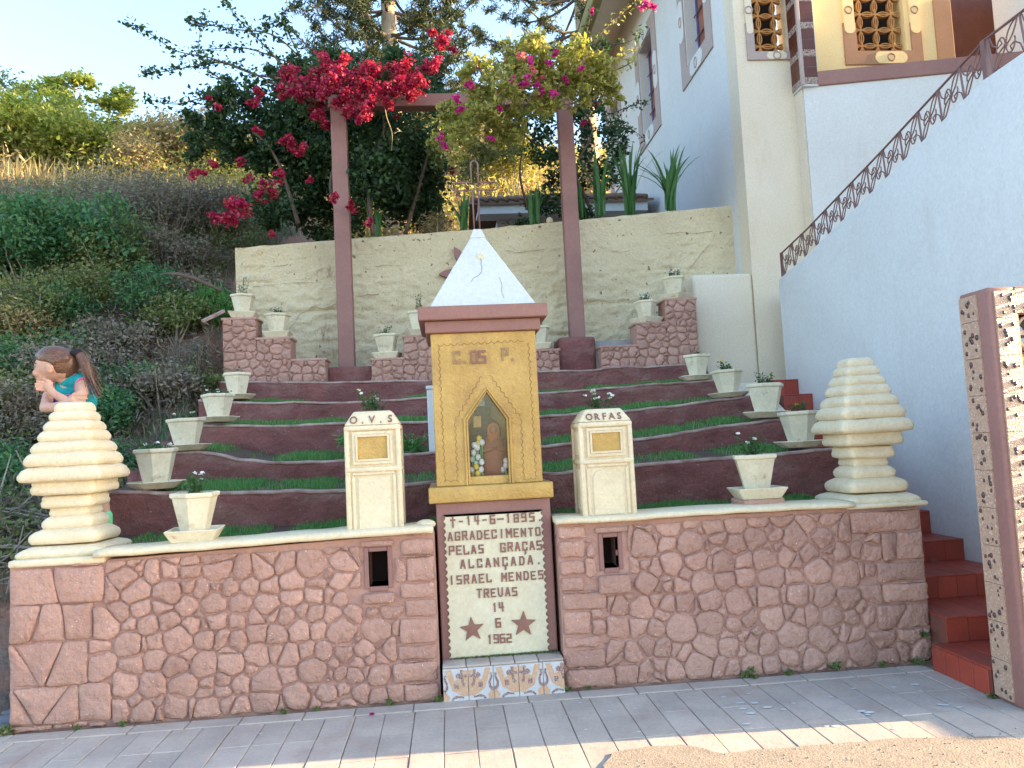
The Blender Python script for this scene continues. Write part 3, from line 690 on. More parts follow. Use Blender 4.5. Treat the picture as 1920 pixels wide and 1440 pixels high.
# gold body with a pointed niche
bx0, bx1, bz0, bz1 = -.075, .568, 1.211, 2.14
nx0, nx1, nzs, nza = .122, .372, 1.605, 1.80; nc = .252
front = [(bx0, bz0), (nx0, bz0), (nx0, nzs), (nc, nza-.02), (nx1, nzs), (nx1, bz0), (bx1, bz0), (bx1, bz1), (bx0, bz1)]
MB().prism(front, SY, SY+.05).build('body_front', M['gold'], sh, bevel=.005, seg=1)
MB().box(bx0, nx0-.02, SY+.051, 5.40, bz0, bz1-.001).box(nx1+.02, bx1, SY+.051, 5.40, bz0, bz1-.001).box(nx0-.019, nx1+.019, SY+.33, 5.40, bz0, bz1-.001).box(nx0-.019, nx1+.019, SY+.051, SY+.329, 1.80, bz1-.001).build('body', M['gold'], sh)
MB().box(nx0-.018, nx1+.018, SY+.02, SY+.33, bz0, 1.262).build('niche_sill', M['gold'], sh, bevel=.004, seg=1)
def frame_band(o, i, y0, y1):
    a = [(nx0-o, bz0), (nx0-o, nzs+o*.35), (nc, nza-.02+o*1.25), (nx1+o, nzs+o*.35), (nx1+o, bz0)]
    b = [(nx0-i, bz0), (nx0-i, nzs+i*.35), (nc, nza-.02+i*1.25), (nx1+i, nzs+i*.35), (nx1+i, bz0)]
    return a+b[::-1]
MB().prism(frame_band(.020, .006, 0, 0), SY-.012, SY+.01).build('niche_frame', M['gold'], sh, bevel=.003, seg=1)
MB().prism(frame_band(.004, -.008, 0, 0), SY-.004, SY+.045).build('niche_frame', M['gold'], sh, bevel=.002, seg=1)
MB().prism([(nx0+.004, 1.262), (nx1-.004, 1.262), (nx1-.004, nzs), (nc, nza-.03), (nx0+.004, nzs)], SY+.048, SY+.051).build('glass_pane', M['glass'], sh)
# incised scallop lines
def grooves(path_fn, name='scalloped_groove'):
    return path_fn
def arcs(a, b, n, nx, nz, r, y=SY-.0005):
    out = []
    for i in range(n):
        for k in range(0, 6):
            t = (i+k/6)/n; d = math.sin(PI*k/6)*r
            out.append((a[0]+(b[0]-a[0])*t+nx*d, y, a[1]+(b[1]-a[1])*t+nz*d))
    return out
def gl(pts, lab=None): MB().tube(pts, .0018, 4).build('scalloped_groove', M['golddark'], sh, label=lab)
gl(arcs((-.035, 2.075), (.50, 2.085), 13, 0, -1, .014))
gl(arcs((-.030, 1.24), (-.035, 2.07), 20, 1, 0, .012)); gl(arcs((.535, 1.24), (.53, 2.07), 20, -1, 0, .012))
gl(arcs((.06, 1.235), (.06, 1.60), 9, -1, 0, .013)); gl(arcs((.06, 1.60), (.235, 1.87), 8, -.8, .6, .014)); gl(arcs((.27, 1.87), (.445, 1.60), 8, .8, .6, .014)); gl(arcs((.445, 1.60), (.445, 1.235), 9, 1, 0, .013))
gl(arcs((-.03, 1.24), (.055, 1.235), 2, 0, -1, -.012)); gl(arcs((.45, 1.235), (.535, 1.24), 2, 0, 1, -.012))
MB().box(-.105, .60, SY-.022, 5.43, 2.141, 2.215).build('cornice', M['mauve'], sh, bevel=.005, seg=1)
MB().box(-.145, .645, SY-.06, 5.47, 2.216, 2.30).build('cornice', M['mauve'], sh, bevel=.006, seg=1)
def frus(x0, x1, y0, y1, z0, X0, X1, Y0, Y1, z1):
    return MB().add([(x0, y0, z0), (x1, y0, z0), (x1, y1, z0), (x0, y1, z0), (X0, Y0, z1), (X1, Y0, z1), (X1, Y1, z1), (X0, Y1, z1)], [(0, 3, 2, 1), (4, 5, 6, 7), (0, 1, 5, 4), (1, 2, 6, 5), (2, 3, 7, 6), (3, 0, 4, 7)])
pcx, pcy = .255, 5.10
frus(-.075, .585, SY, 5.41, 2.301, pcx-.045, pcx+.045, pcy-.045, pcy+.045, 2.80).build('pyramid_roof', M['offwhite'], sh, bevel=.004, seg=1)
frus(pcx-.052, pcx+.052, pcy-.052, pcy+.052, 2.795, pcx-.025, pcx+.025, pcy-.025, pcy+.025, 2.86).build('roof_tip', M['offwhite'], sh, bevel=.003, seg=1)
# rosette and hairline cracks on the pyramid
rc = Vector((.262, 4.980, 2.655)); rn = Vector((0, -.86, .5)).normalized()
ro = MB(); e1 = Vector((1, 0, 0)); e2 = rn.cross(e1)
for i in range(6):
    a = 2*PI*i/6; ro.ball(tuple(rc+(e1*math.cos(a)+e2*math.sin(a))*.017), .013, 8, 6, (1, .5, 1))
ro.ball(tuple(rc), .014, 8, 6, (1, .6, 1)); tag(ro.build('rosette', M['plaque'], sh, smooth=True), kind='stuff')
def onroof(x, z):
    t = (z-2.301)/.499; return (x, SY+(pcy-.045-SY)*t-.0012, z)
MB().tube([onroof(x, z) for x, z in ((.262, 2.635), (.266, 2.62), (.262, 2.60), (.268, 2.58), (.262, 2.54), (.24, 2.515), (.21, 2.50), (.19, 2.47))], .0014, 4).build('crack', M['golddark'], sh)
MB().tube([onroof(x, z) for x, z in ((.37, 2.50), (.385, 2.44), (.375, 2.40), (.39, 2.35))], .001, 4).build('crack', M['golddark'], sh)
# looped wire cross on the tip
def cross_pt(u, v): return (pcx+u, pcy, 3.14+v)
zb = 2.845; r = .0060
cw = [(-.018, zb-3.14), (-.020, -.012), (-.125, -.012)]
for k in range(7): a = PI/2+PI+PI*k/6; cw.append((-.13+.026*math.cos(-a+PI)*1.0*(1) if False else -.13-.026*math.sin(PI*k/6), .014-.026*math.cos(PI*k/6)))
cw += [(-.125, .04), (-.022, .04), (-.024, .155)]
for k in range(7): cw.append((-.024*math.cos(PI*k/6), .16+.026*math.sin(PI*k/6)))
cw += [(.024, .155), (.022, .04), (.125, .04)]
for k in range(7): cw.append((.13+.026*math.sin(PI*k/6), .014+.026*math.cos(PI*k/6)))
cw += [(.125, -.012), (.020, -.012), (.018, zb-3.14)]
MB().tube([cross_pt(u, v) for u, v in cw], r, 6).build('wire_cross', M['iron'], sh, smooth=True)
# raised letters, one object each
def glyph(ch, bold=.03):
    cu = bpy.data.curves.new('g', 'FONT'); cu.body = ch; cu.size = 1; cu.extrude = .09; cu.offset = bold; cu.resolution_u = 3; cu.align_x = 'CENTER'
    o = bpy.data.objects.new('g', cu); C.objects.link(o); dg = bpy.context.evaluated_depsgraph_get(); me = bpy.data.meshes.new_from_object(o.evaluated_get(dg)); bpy.data.objects.remove(o); return me
GL = {}
def letter(ch, x, z, size, y, parent, mat, tilt=0, wide=1.0, lean=0, bold=.03, deep=1):
    key = (ch, bold)
    if key not in GL: GL[key] = glyph(ch, bold)
    me = GL[key].copy(); sx = size*wide
    M_ = Matrix.Rotation(tilt, 4, 'Y') @ Matrix.Rotation(PI/2-lean, 4, 'X') @ Matrix.Diagonal((sx, size, size*.35*deep, 1))
    me.transform(Matrix.Translation(Vector((x, y, z))-ORG[parent.name]) @ M_)
    me.materials.clear(); return link('letter', me, mat, parent)
def line(txt, x0, x1, z0, z1, size, y, parent, mat, wide=1.12, bold=.035):
    n = len(txt)
    for i, ch in enumerate(txt):
        if ch == ' ': continue
        t = i/(n-1) if n > 1 else .5
        if ch == '†':
            cx, cz = x0+(x1-x0)*t, z0+size*.36
            MB().prism([(cx-.006, cz-.028), (cx+.006, cz-.028), (cx+.006, cz+.004), (cx+.016, cz+.004), (cx+.016, cz+.015), (cx+.006, cz+.015), (cx+.006, cz+.026), (cx-.006, cz+.026), (cx-.006, cz+.015), (cx-.016, cz+.015), (cx-.016, cz+.004), (cx-.006, cz+.004)], y-.004, y+.004).build('letter', mat, parent); continue
        letter(ch, x0+(x1-x0)*t, z0+(z1-z0)*t+random.uniform(-.0015, .0015), size*random.uniform(.97, 1.03), y, parent, mat, random.uniform(-.03, .03), wide, bold=bold)
LY = SY-.0125
STROKES = {'A': [[(0, 0), (1.6, 6), (2.4, 6), (4, 0)], [(.8, 2), (3.2, 2)]], 'C': [[(4, 4.5), (4, 6), (0, 6), (0, 0), (4, 0), (4, 1.5)]], 'D': [[(0, 0), (0, 6), (2.8, 6), (4, 4.6), (4, 1.4), (2.8, 0), (0, 0)]],
 'E': [[(4, 6), (0, 6), (0, 0), (4, 0)], [(0, 3), (3, 3)]], 'G': [[(4, 4.6), (4, 6), (0, 6), (0, 0), (4, 0), (4, 2.7), (2.5, 2.7)]], 'I': [[(2, 0), (2, 6)]], 'L': [[(0, 6), (0, 0), (4, 0), (4, 1.1)]], 'M': [[(0, 0), (0, 6), (2.2, 2.6), (4.4, 6), (4.4, 0)]],
 'N': [[(0, 0), (0, 6), (4, 0), (4, 6)]], 'O': [[(0, .6), (0, 5.4), (.6, 6), (3.4, 6), (4, 5.4), (4, .6), (3.4, 0), (.6, 0), (0, .6)]], 'P': [[(0, 0), (0, 6), (4, 6), (4, 2.8), (0, 2.8)]], 'R': [[(0, 0), (0, 6), (3.8, 6), (3.8, 3), (0, 3)], [(2, 3), (4, 0)]],
 'S': [[(4, 6), (0, 6), (0, 3.1), (4, 3.1), (4, 0), (0, 0)]], 'T': [[(0, 6), (4, 6)], [(2, 6), (2, 0)]], 'V': [[(0, 6), (.2, 1.3), (1.4, 0), (2.6, 0), (3.8, 1.3), (4, 6)]], 'F': [[(0, 0), (0, 6), (4, 6)], [(0, 3), (3, 3)]],
 'Ç': [[(4, 4.5), (4, 6), (0, 6), (0, 0), (4, 0), (4, 1.5)], [(2.2, -.8), (2.6, -2.0), (2.1, -3.0)]], '1': [[(.9, 5), (2, 6), (2, 0)]], '4': [[(3.2, 0), (3.2, 6)], [(.4, 6), (.4, 2.6), (4, 2.6)]], '6': [[(4, 6), (0, 6), (0, 0), (4, 0), (4, 3.1), (0, 3.1)]],
 '8': [[(0, 0), (0, 6), (4, 6), (4, 0), (0, 0)], [(0, 3), (4, 3)]], '9': [[(0, 0), (4, 0), (4, 6), (0, 6), (0, 3), (4, 3)]], '5': [[(4, 6), (0, 6), (0, 3.2), (4, 3.2), (4, 0), (0, 0)]], '2': [[(0, 6), (4, 6), (4, 3.1), (0, 3.1), (0, 0), (4, 0)]],
 '.': [[(2, 0), (2, .3)]], '-': [[(.6, 2.8), (3.4, 2.8)]], '—': [[(-.6, 2.8), (4.6, 2.8)]], '†': [[(2, -1), (2, 6)], [(.2, 4), (3.8, 4)]]}
def block_letter(ch, cx, z0, hgt, y, parent, mat, thick=1.5, wide=1.0, tilt=0):
    """hand-cut slab letter: thick straight strokes"""
    u = hgt/6; m = MB(); k = 0; ca, sa = math.cos(tilt), math.sin(tilt)
    def W(p): 
        a, b = (p[0]-2)*u*wide, p[1]*u; return (cx+a*ca-b*sa, z0+a*sa+b*ca)
    th = thick*u/2
    for st in STROKES[ch]:
        pts = [W(p) for p in st]
        for (a, b), (c, d) in zip(pts, pts[1:]):
            L = math.hypot(c-a, d-b); dx, dz = (c-a)/L*th*.92, (d-b)/L*th*.92; nx_, nz_ = -(d-b)/L*th, (c-a)/L*th; o = .0045+.00025*k; k += 1
            m.prism([(a-dx+nx_, b-dz+nz_), (c+dx+nx_, d+dz+nz_), (c+dx-nx_, d+dz-nz_), (a-dx-nx_, b-dz-nz_)], y-o, y+.002)
    return m.build('letter', mat, parent)
def bline(txt, x0, x1, zc, hgt, y, parent, mat, wide=.78, thick=1.22):
    n = len(txt)
    for i, ch in enumerate(txt):
        if ch == ' ': continue
        block_letter(ch, x0+(x1-x0)*(i/(n-1) if n > 1 else .5), zc-hgt/2+random.uniform(-.0012, .0012), hgt*random.uniform(.95, 1.05), y, parent, mat, thick, wide*(.7 if ch in '1' else 1), random.uniform(-.03, .03))
for txt, x0, x1, zc in [('†-14-6—1895.', .012, .535, 1.003), ('AGRADECIMENTO', -.008, .520, .915), ('PELAS  GRAÇAS', -.003, .524, .832), ('ALCANÇADA.', .060, .515, .748), ('ISRAEL MENDES', -.010, .524, .658), ('TREVAS', .150, .362, .570), ('14', .238, .278, .483), ('6', .255, .255, .392), ('1962', .200, .315, .300)]:
    bline(txt, x0, x1, zc, .046, LY, pq, M['letter'])
def star(cx, cz, r, rot):
    P = []
    for i in range(10):
        q = rot+PI/2+2*PI*i/10; rr = r if i % 2 == 0 else r*.42; P.append((cx+rr*math.cos(q), cz+rr*math.sin(q)))
    MB().prism(P, SY-.020, SY-.008).build('star', M['letter'], pq, bevel=.0015, seg=1)
star(.098, .365, .075, .06); star(.405, .375, .078, -.05)
for ch, x, mt, z in [('C', .083, 'letterpale', 1.958), ('.', .128, 'letterpale', 1.958), ('O', .187, 'letter', 1.955), ('S', .238, 'letter', 1.955), ('P', .378, 'letterpale', 1.966), ('.', .424, 'letterpale', 1.962)]:
    block_letter(ch, x-.002, z-.002, .068, SY-.001, sh, M[mt], 1.2, .70)
# mosaic tiled step
def mosaic(name, c, c2):
    m, t, p, v, e = mosaicmat()
    col = ramp(t, v.outputs['Color'], [(0, c), (1, c2)]); g = ramp(t, e.outputs['Distance'], [(.04, (0, 0, 0)), (.10, (1, 1, 1))])
    t.links.new(mixc(t, g, (.50, .47, .42), col), p.inputs['Base Color']); p.inputs['Roughness'].default_value = .45; bump(t, p, e.outputs['Distance'], .3, .002); m.name = name; return m
Mw = mosaic('white mosaic', (.60, .60, .62), (.42, .47, .56)); Mo = mosaic('orange mosaic', (.60, .32, .14), (.50, .23, .10)); Mr = mosaic('maroon mosaic', (.20, .05, .045), (.15, .035, .035)); Mg = mosaic('green mosaic', (.12, .25, .2), (.1, .2, .2))
stp = thing('mosaic_step', 'small step at the foot of the shrine, faced with orange, white and maroon mosaic tiles', 'step')
MB().box(-.082, .612, 4.652, SY+.001, -.04, .186).build('step_core', M['paverjoint'], stp)
mx = [-.085, .052, .192, .332, .470, .615]
for i in range(5):
    MB().box(mx[i]+.002, mx[i+1]-.002, 4.638, SY-.002, .186, .200).build('tile', M['paver'], stp, bevel=.005, seg=2, smooth=True)
mt = [-.085, .060, .205, .350, .492, .615]
TY = 4.641
for i in range(5):
    t = MB().box(mt[i]+.0015, mt[i+1]-.0015, TY, TY+.012, .0, .184).build('tile', Mw, stp, bevel=.002, seg=1)
    fl = 1 if i % 2 == 0 else -1; a = mt[i] if fl > 0 else mt[i+1]; wd = .143
    X = lambda u: max(mt[i]+.002, min(mt[i+1]-.002, a+fl*u*wd))
    def pr(pts, mat, d, nm='mosaic_motif'): MB().prism([(X(u), v*.184) for u, v in pts], TY-d, TY+.001).build(nm, mat, t)
    # orange sweep rising from the seam, falling to the other edge
    pr([(.10, .96), (.34, .96), (.46, .62), (.70, .74), (1, .74), (1, .16), (.8, .14), (.55, .26), (.36, .34), (.22, .66)], Mo, .0010)
    pr([(.98, .93), (.80, .93), (.80, .78), (.98, .78)], Mo, .0012)
    pr([(0, .02), (.20, .02), (.26, .14), (.14, .26), (0, .30)], Mo, .0011)
    # maroon cross-shaped flourish and square
    pr([(.52, .80), (.62, .86), (.70, .82), (.70, .94), (.80, .96), (.82, .80), (.96, .80), (.97, .72), (.82, .71), (.84, .56), (.92, .50), (.86, .43), (.76, .47), (.72, .68), (.60, .70), (.52, .72)], Mr, .0016)
    pr([(.44, .40), (.62, .38), (.62, .54), (.44, .55)], Mr, .0016)
    pr([(.02, .28), (.10, .28), (.20, .38), (.21, .54), (.12, .70), (.14, .82), (.05, .80), (.04, .68), (.12, .52), (.10, .40), (.02, .38)], Mr, .0016)
    pr([(.30, .06), (.40, .14), (.55, .18), (.80, .14), (.82, .08), (.60, .11), (.44, .08), (.36, .01)], Mr, .0016)

# things behind the glass
def statue(name, label, x, y, z, h, mat, hood):
    root = thing(name, label, 'statue', (x, y, z)); prof = [(0, .27), (.10, .26), (.35, .245), (.55, .25), (.66, .21), (.72, .11), (.76, .085)]
    rings = [[(x+h*r_*1.0*math.cos(a)*(1+.08*math.cos(5*a)), y+h*r_*.7*math.sin(a)*(1+.08*math.cos(5*a)), z+h*t) for a in [2*PI*k/20 for k in range(20)]] for t, r_ in prof]
    MB().loft(rings).build('robe', mat, root, smooth=True)
    MB().ball((x, y-.002, z+h*.86), h*.085, 12, 9, (1, 1, 1.2)).build('head', M['skin'] if not hood else mat, root, smooth=True)
    m = MB()
    rings = []
    for t, r_ in [(.60, .20), (.68, .17), (.74, .12), (.82, .125), (.90, .12), (.96, .085), (1.0, .02)]:
        rings.append([(x+h*r_*math.cos(a), y+h*.012+h*r_*.85*math.sin(a)*(.35 if (math.sin(a) < -.6 and .74 < t < .95) else 1), z+h*t) for a in [2*PI*k/20 for k in range(20)]])
    m.loft(rings).build('hood', hood or mat, root, smooth=True)
    for s in (-1, 1): MB().tube([(x+s*h*.19, y-.01, z+h*.62), (x+s*h*.20, y-h*.13, z+h*.46), (x+s*h*.03, y-h*.21, z+h*.50)], [h*.06, h*.06, h*.035], 8).build('sleeve', mat, root, smooth=True)
    return root
M['hood'] = surf('orange hood', (.50, .15, .07), (.42, .12, .055), 9, .6, None)
statue('statue', 'terracotta robed statue in an orange hood, in front inside the shrine niche', .290, SY+.155, 1.263, .325, M['robe'], M['hood'])
st2 = statue('statue', 'dark robed statue with a blue sash standing at the back of the shrine niche', .235, SY+.255, 1.33, .40, M['robedark'], M['robedark'])
MB().box(.17, .30, SY+.19, SY+.32, 1.264, 1.33).build('plinth', M['robe'], st2)
bdl = MB()
for k in range(4): bdl.tube([(.195, SY+.165, 1.70+k*.014), (.245, SY+.165, 1.702+k*.014)], .006, 6)
tag(bdl.build('striped_bundle', M['petalw'], smooth=True), 'striped pale bundle tied up under the gable of the shrine niche', 'bundle', kind=None)
MB().box(.165, .215, SY+.10, SY+.13, 1.56, 1.63).build('small_frame', M['gold'], None, bevel=.004)
tag(bpy.data.objects['small_frame'], 'small gilt trinket leaning at the upper left inside the shrine niche', 'trinket')
tul = [(.145, 1.30, 'w'), (.172, 1.335, 'w'), (.15, 1.365, 'w'), (.185, 1.375, 'w'), (.158, 1.405, 'w'), (.20, 1.30, 'w'), (.182, 1.435, 'w'), (.150, 1.275, 'y'), (.178, 1.277, 'y'), (.170, 1.318, 'y'), (.205, 1.345, 'w'), (.197, 1.49, 'y'), (.213, 1.465, 'w'), (.190, 1.46, 'y'), (.355, 1.345, 'w'), (.352, 1.315, 'w'), (.335, 1.29, 'w'), (.165, 1.45, 'w')]
TL = ['large white tulip at the left wall of the niche, above the lowest yellow one', 'white tulip above the middle yellow tulip in the shrine niche', 'white tulip halfway up the left edge of the niche', 'pinkish white tulip beside the robe of the orange-hooded statue', 'white tulip near the upper left edge of the tulip bunch',
 'white tulip touching the hem of the terracotta robe', 'white tulip just under the two high yellow tulips', 'lowest yellow tulip, in the left corner of the niche sill', 'second yellow tulip on the niche sill, right of the corner one', 'yellow tulip in the middle of the white bunch', 'white tulip beside the sleeve of the robed statue',
 'topmost yellow tulip, beside the orange hood', 'topmost white tulip, touching the orange hood', 'second highest yellow tulip in the shrine niche', 'upper white tulip on the right side of the niche', 'lower white tulip on the right side of the niche', 'small white tulip at the right foot of the robed statue', 'white tulip left of the second highest yellow one']
for k, (x, z, c) in enumerate(tul):
    y = SY+.085+random.uniform(-.02, .03)
    root = thing('artificial_tulip', TL[k], 'flower', (x, y, z), 'artificial tulips inside the shrine niche')
    rg = [[(x+r_*math.cos(a), y+r_*math.sin(a), z+h_) for a in [2*PI*j/10 for j in range(10)]] for h_, r_ in ((-.018, .005), (-.012, .014), (0, .0175), (.012, .015), (.020, .008))]
    MB().loft(rg).build('bloom', M['petalw'] if c == 'w' else M['petaly'], root, smooth=True)
    MB().tube([(x, y, z-.013), (x+random.uniform(-.01, .01), y+.01, max(1.264, z-.10))], .0022, 5).build('stem', M['sock'], root)

# ================================================================== offering pillars either side of the shrine
def offering(label, x0, x1, y0, y1, zb, zs, zt, text, tw, arch):
    cx, cy = (x0+x1)/2, (y0+y1)/2
    root = thing('offering_pillar', label, 'pillar', (cx, cy, zb)); cr = M['cream']
    w_ = x1-x0; i_ = .030
    MB().box(x0+.012, x1-.012, y0+.012, y1-.012, zb, zs).build('body', cr, root)
    # corner posts
    for a, b in ((x0, x0+i_), (x1-i_, x1)):
        for c, d in ((y0, y0+i_), (y1-i_, y1)):
            MB().box(a, b, c, d, zb+.002, zs-.002).build('corner_post', cr, root, bevel=.009, seg=2, smooth=True, rough=.002)
    zm = zb+(zs-zb)*.58
    for z0, z1, e in ((zs-.032, zs, .004), (zm-.014, zm+.016, .004)):
        MB().box(x0-e+.004, x1+e-.004, y0-e, y1+e, z0, z1).build('rail', cr, root, bevel=.010, seg=2, smooth=True, rough=.002)
    # upper door: three nested frames and a gold panel
    dx0, dx1, dz0, dz1 = cx-w_*.30, cx+w_*.30, zm+.05, zs-.055
    def fr(o, y, t, mat, nm):
        a, b, c, d = dx0-o, dx1+o, dz0-o, dz1+o
        m = MB().prism([(a, c), (b, c), (b, d), (a, d), (a, d-t), (b-t, d-t), (b-t, c+t), (a+t, c+t), (a+t, d-t), (a, d-t)][:0] or [(a, c), (a+t, c+t), (b-t, c+t), (b-t, d-t), (a+t, d-t), (a+t, c+t), (a, c), (a, d), (b, d), (b, c)], y, y0+.012)
        return m
    for nm, o, y, t in (('door_frame', .018, y0-.004, .016), ('door_frame', .0, y0-.009, .012)):
        a, b, c, d = dx0-o, dx1+o, dz0-o, dz1+o; f = MB()
        f.box(a, b, y, y0+.014, d-t, d).box(a, b, y+.0005, y0+.014, c, c+t).box(a, a+t, y+.001, y0+.014, c+t-.001, d-t+.001).box(b-t, b, y+.001, y0+.014, c+t-.001, d-t+.001)
        bm_o = f.build(nm, cr, root, rough=.001)
    MB().box(dx0+.010, dx1-.010, y0+.002, y0+.010, dz0+.010, dz1-.010).build('gold_panel', M['gold'], root)
    # lower panel
    lz0, lz1 = zb+.012, zm-.045; lx0, lx1 = x0+w_*.22, x1-w_*.22; d = .022
    if arch: P = [(lx0, lz0), (lx1, lz0), (lx1, lz1-.05), (lx1-.02, lz1-.015), (lx1-.05, lz1), (lx0+.05, lz1), (lx0+.02, lz1-.015), (lx0, lz1-.05)]
    else: P = [(lx0, lz0), (lx1, lz0), (lx1, lz1), (lx0, lz1)]
    MB().prism(P, y0+.004, y0+.02).build('lower_panel', M['cream'], root, bevel=.003, seg=1)
    MB().box(x0+i_+.012, x1-i_-.012, y0+.001, y0+.014, lz1+.012, lz1+.032).build('panel_moulding', cr, root, bevel=.006, seg=1)
    MB().box(x0+i_+.006, x0+i_+.026, y0+.003, y0+.014, lz0, lz1+.010).build('panel_moulding', cr, root, bevel=.006, seg=1)
    MB().box(x1-i_-.026, x1-i_-.006, y0+.003, y0+.014, lz0, lz1+.010).build('panel_moulding', cr, root, bevel=.006, seg=1)
    # side panels
    for xx, xo in ((x0+.004, x0+.014), (x1-.014, x1-.004)):
        for za, zc in ((zb+.04, zm-.04), (zm+.04, zs-.05)): MB().box(xx, xo, y0+.07, y1-.07, za, zc).build('side_panel', cr, root, bevel=.005, seg=1)
    e = .055
    # sloping hood with a hollow, earth filled top
    frus(x0+.001, x1-.001, y0+.001, y1-.001, zs+.001, x0+e, x1-e, y0+e*.8, y1-e, zt).build('hood', cr, root, bevel=.010, seg=2, smooth=True)
    MB().box(x0+e+.015, x1-e-.015, y0+e+.01, y1-e-.015, zt-.01, zt+.006).build('soil', M['dirt'], root)
    sl_ = math.atan2(e*.8, zt-zs)
    n = len(text); xs_ = [cx-tw/2+tw*k/(n-1) for k in range(n)]; t = .24
    for ch, x in zip(text, xs_):
        if ch == ' ': continue
        letter(ch, x, zs+(zt-zs)*.16, (zt-zs)*.82, y0+e*.8*.12-.002, root, M['letter'], 0, .85, lean=sl_, bold=.012, deep=.8)
    return root, (cx, (y0+y1)/2, zt)
op1, t1 = offering('cream offering pillar left of the shrine, with O.V.S on its hood and a square gold door', -.605, -.275, 4.72, 5.0, .978, 1.60, 1.685, 'O.V.S', .215, False)
op2, t2 = offering('cream offering pillar right of the shrine, with ORFAS on its hood and a wider gold door', .79, 1.12, 4.72, 5.02, .985, 1.555, 1.635, 'ORFAS', .185, True)
# small white post half hidden by the shrine
wp = thing('white_post', 'narrow white post half hidden behind the left edge of the shrine', 'post', (-.05, 6.4, 1.41))
MB().box(-.148, .12, 6.40, 6.62, 1.38, 1.92).build('shaft', M['offwhite'], wp, bevel=.008, seg=1); MB().box(-.155, .127, 6.393, 6.627, 1.92, 1.95).build('cap', M['offwhite'], wp, bevel=.006, seg=1)

# ================================================================== ribbed finials on the wall ends
SW = [.190, .235, .285, .330, .385, .440, .495, .395, .310, .245, .305, .405, .505]
SZ = [463, 515, 577, 637, 707, 777, 865, 945, 1030, 1085, 1150, 1230, 1315]
def finial(label, cx, cy, zb, H, k, wid):
    root = thing('ribbed_finial', label, 'finial', (cx, cy, zb))
    for i, (s, yy) in enumerate(zip(SW, SZ)):
        s = s*wid/2; z = zb+.035+(1315-yy)/(1315-463)*H
        hn = (SZ[min(i+1, 12)]-SZ[max(i-1, 0)])/2 if 0 < i < 12 else 60
        h = hn/(1315-463)*H*.5*1.06
        up_ = SW[i-1]/2*wid if i > 0 else s*.8; dn = SW[i+1]/2*wid if i < 12 else s
        a = min(up_, s)*.965 if up_ < s else s*.945; b = min(dn, s)*.97 if dn < s else s*.955
        prof = [(b*.97, -h*1.02), (s*.965, -h*.86), (s*1.0, -h*.48), (s*1.0, -.08*h), (s*.965, h*.28), (s*.55+a*.45, h*.62), (a*.98, h*1.02)]
        rings = []
        for hw, dz in prof:
            rg = []; rc = min(.03, hw*.22); nn = 4
            for q, (ex, ey) in enumerate(((1, 1), (-1, 1), (-1, -1), (1, -1))):
                for t in range(nn):
                    an = q*PI/2+(PI/2)*t/(nn-1); px = ex*(hw-rc)+rc*math.cos(an); py = ey*(hw-rc)+rc*math.sin(an)
                    rg.append((cx+px, cy+py))
            # extra points on the straight sides carry the hand-made wobble
            full = []
            for q in range(len(rg)):
                p, p2 = rg[q], rg[(q+1) % len(rg)]; full.append(p)
                if math.hypot(p2[0]-p[0], p2[1]-p[1]) > .05:
                    for t in range(1, 6): full.append((p[0]+(p2[0]-p[0])*t/6, p[1]+(p2[1]-p[1])*t/6))
            L = len(full); 
            rings.append([(x+noise.noise(Vector((x*8, y*8, z*9+k)))*.006, y+noise.noise(Vector((x*8, y*8, z*9+50+k)))*.006, z+dz+noise.noise(Vector((x*6, y*6, i*3+k)))*.007) for x, y in full])
        lens = min(len(r_) for r_ in rings)
        if any(len(r_) != lens for r_ in rings): rings = [r_[:lens] for r_ in rings]
        MB().loft(rings).build('tier', M['cream'], root, smooth=True)
    return root
finial('ribbed cream finial on the left end of the wall, the one the girl leans on', -2.225, 4.96, .928, .835, 0, .94)
finial('ribbed cream finial on the right end of the wall, before the white stair wall', 2.685, 4.955, .955, .87, 40, .95)
MB().box(-2.47, -1.95, 4.68, 5.2, .895, .935).build('finial_base', M['cream'], wl, bevel=.012, seg=2, smooth=True, rough=.004)
MB().box(2.42, 2.935, 4.68, 5.2, .945, .975).build('finial_base', M['cream'], wr, bevel=.012, seg=2, smooth=True, rough=.004)

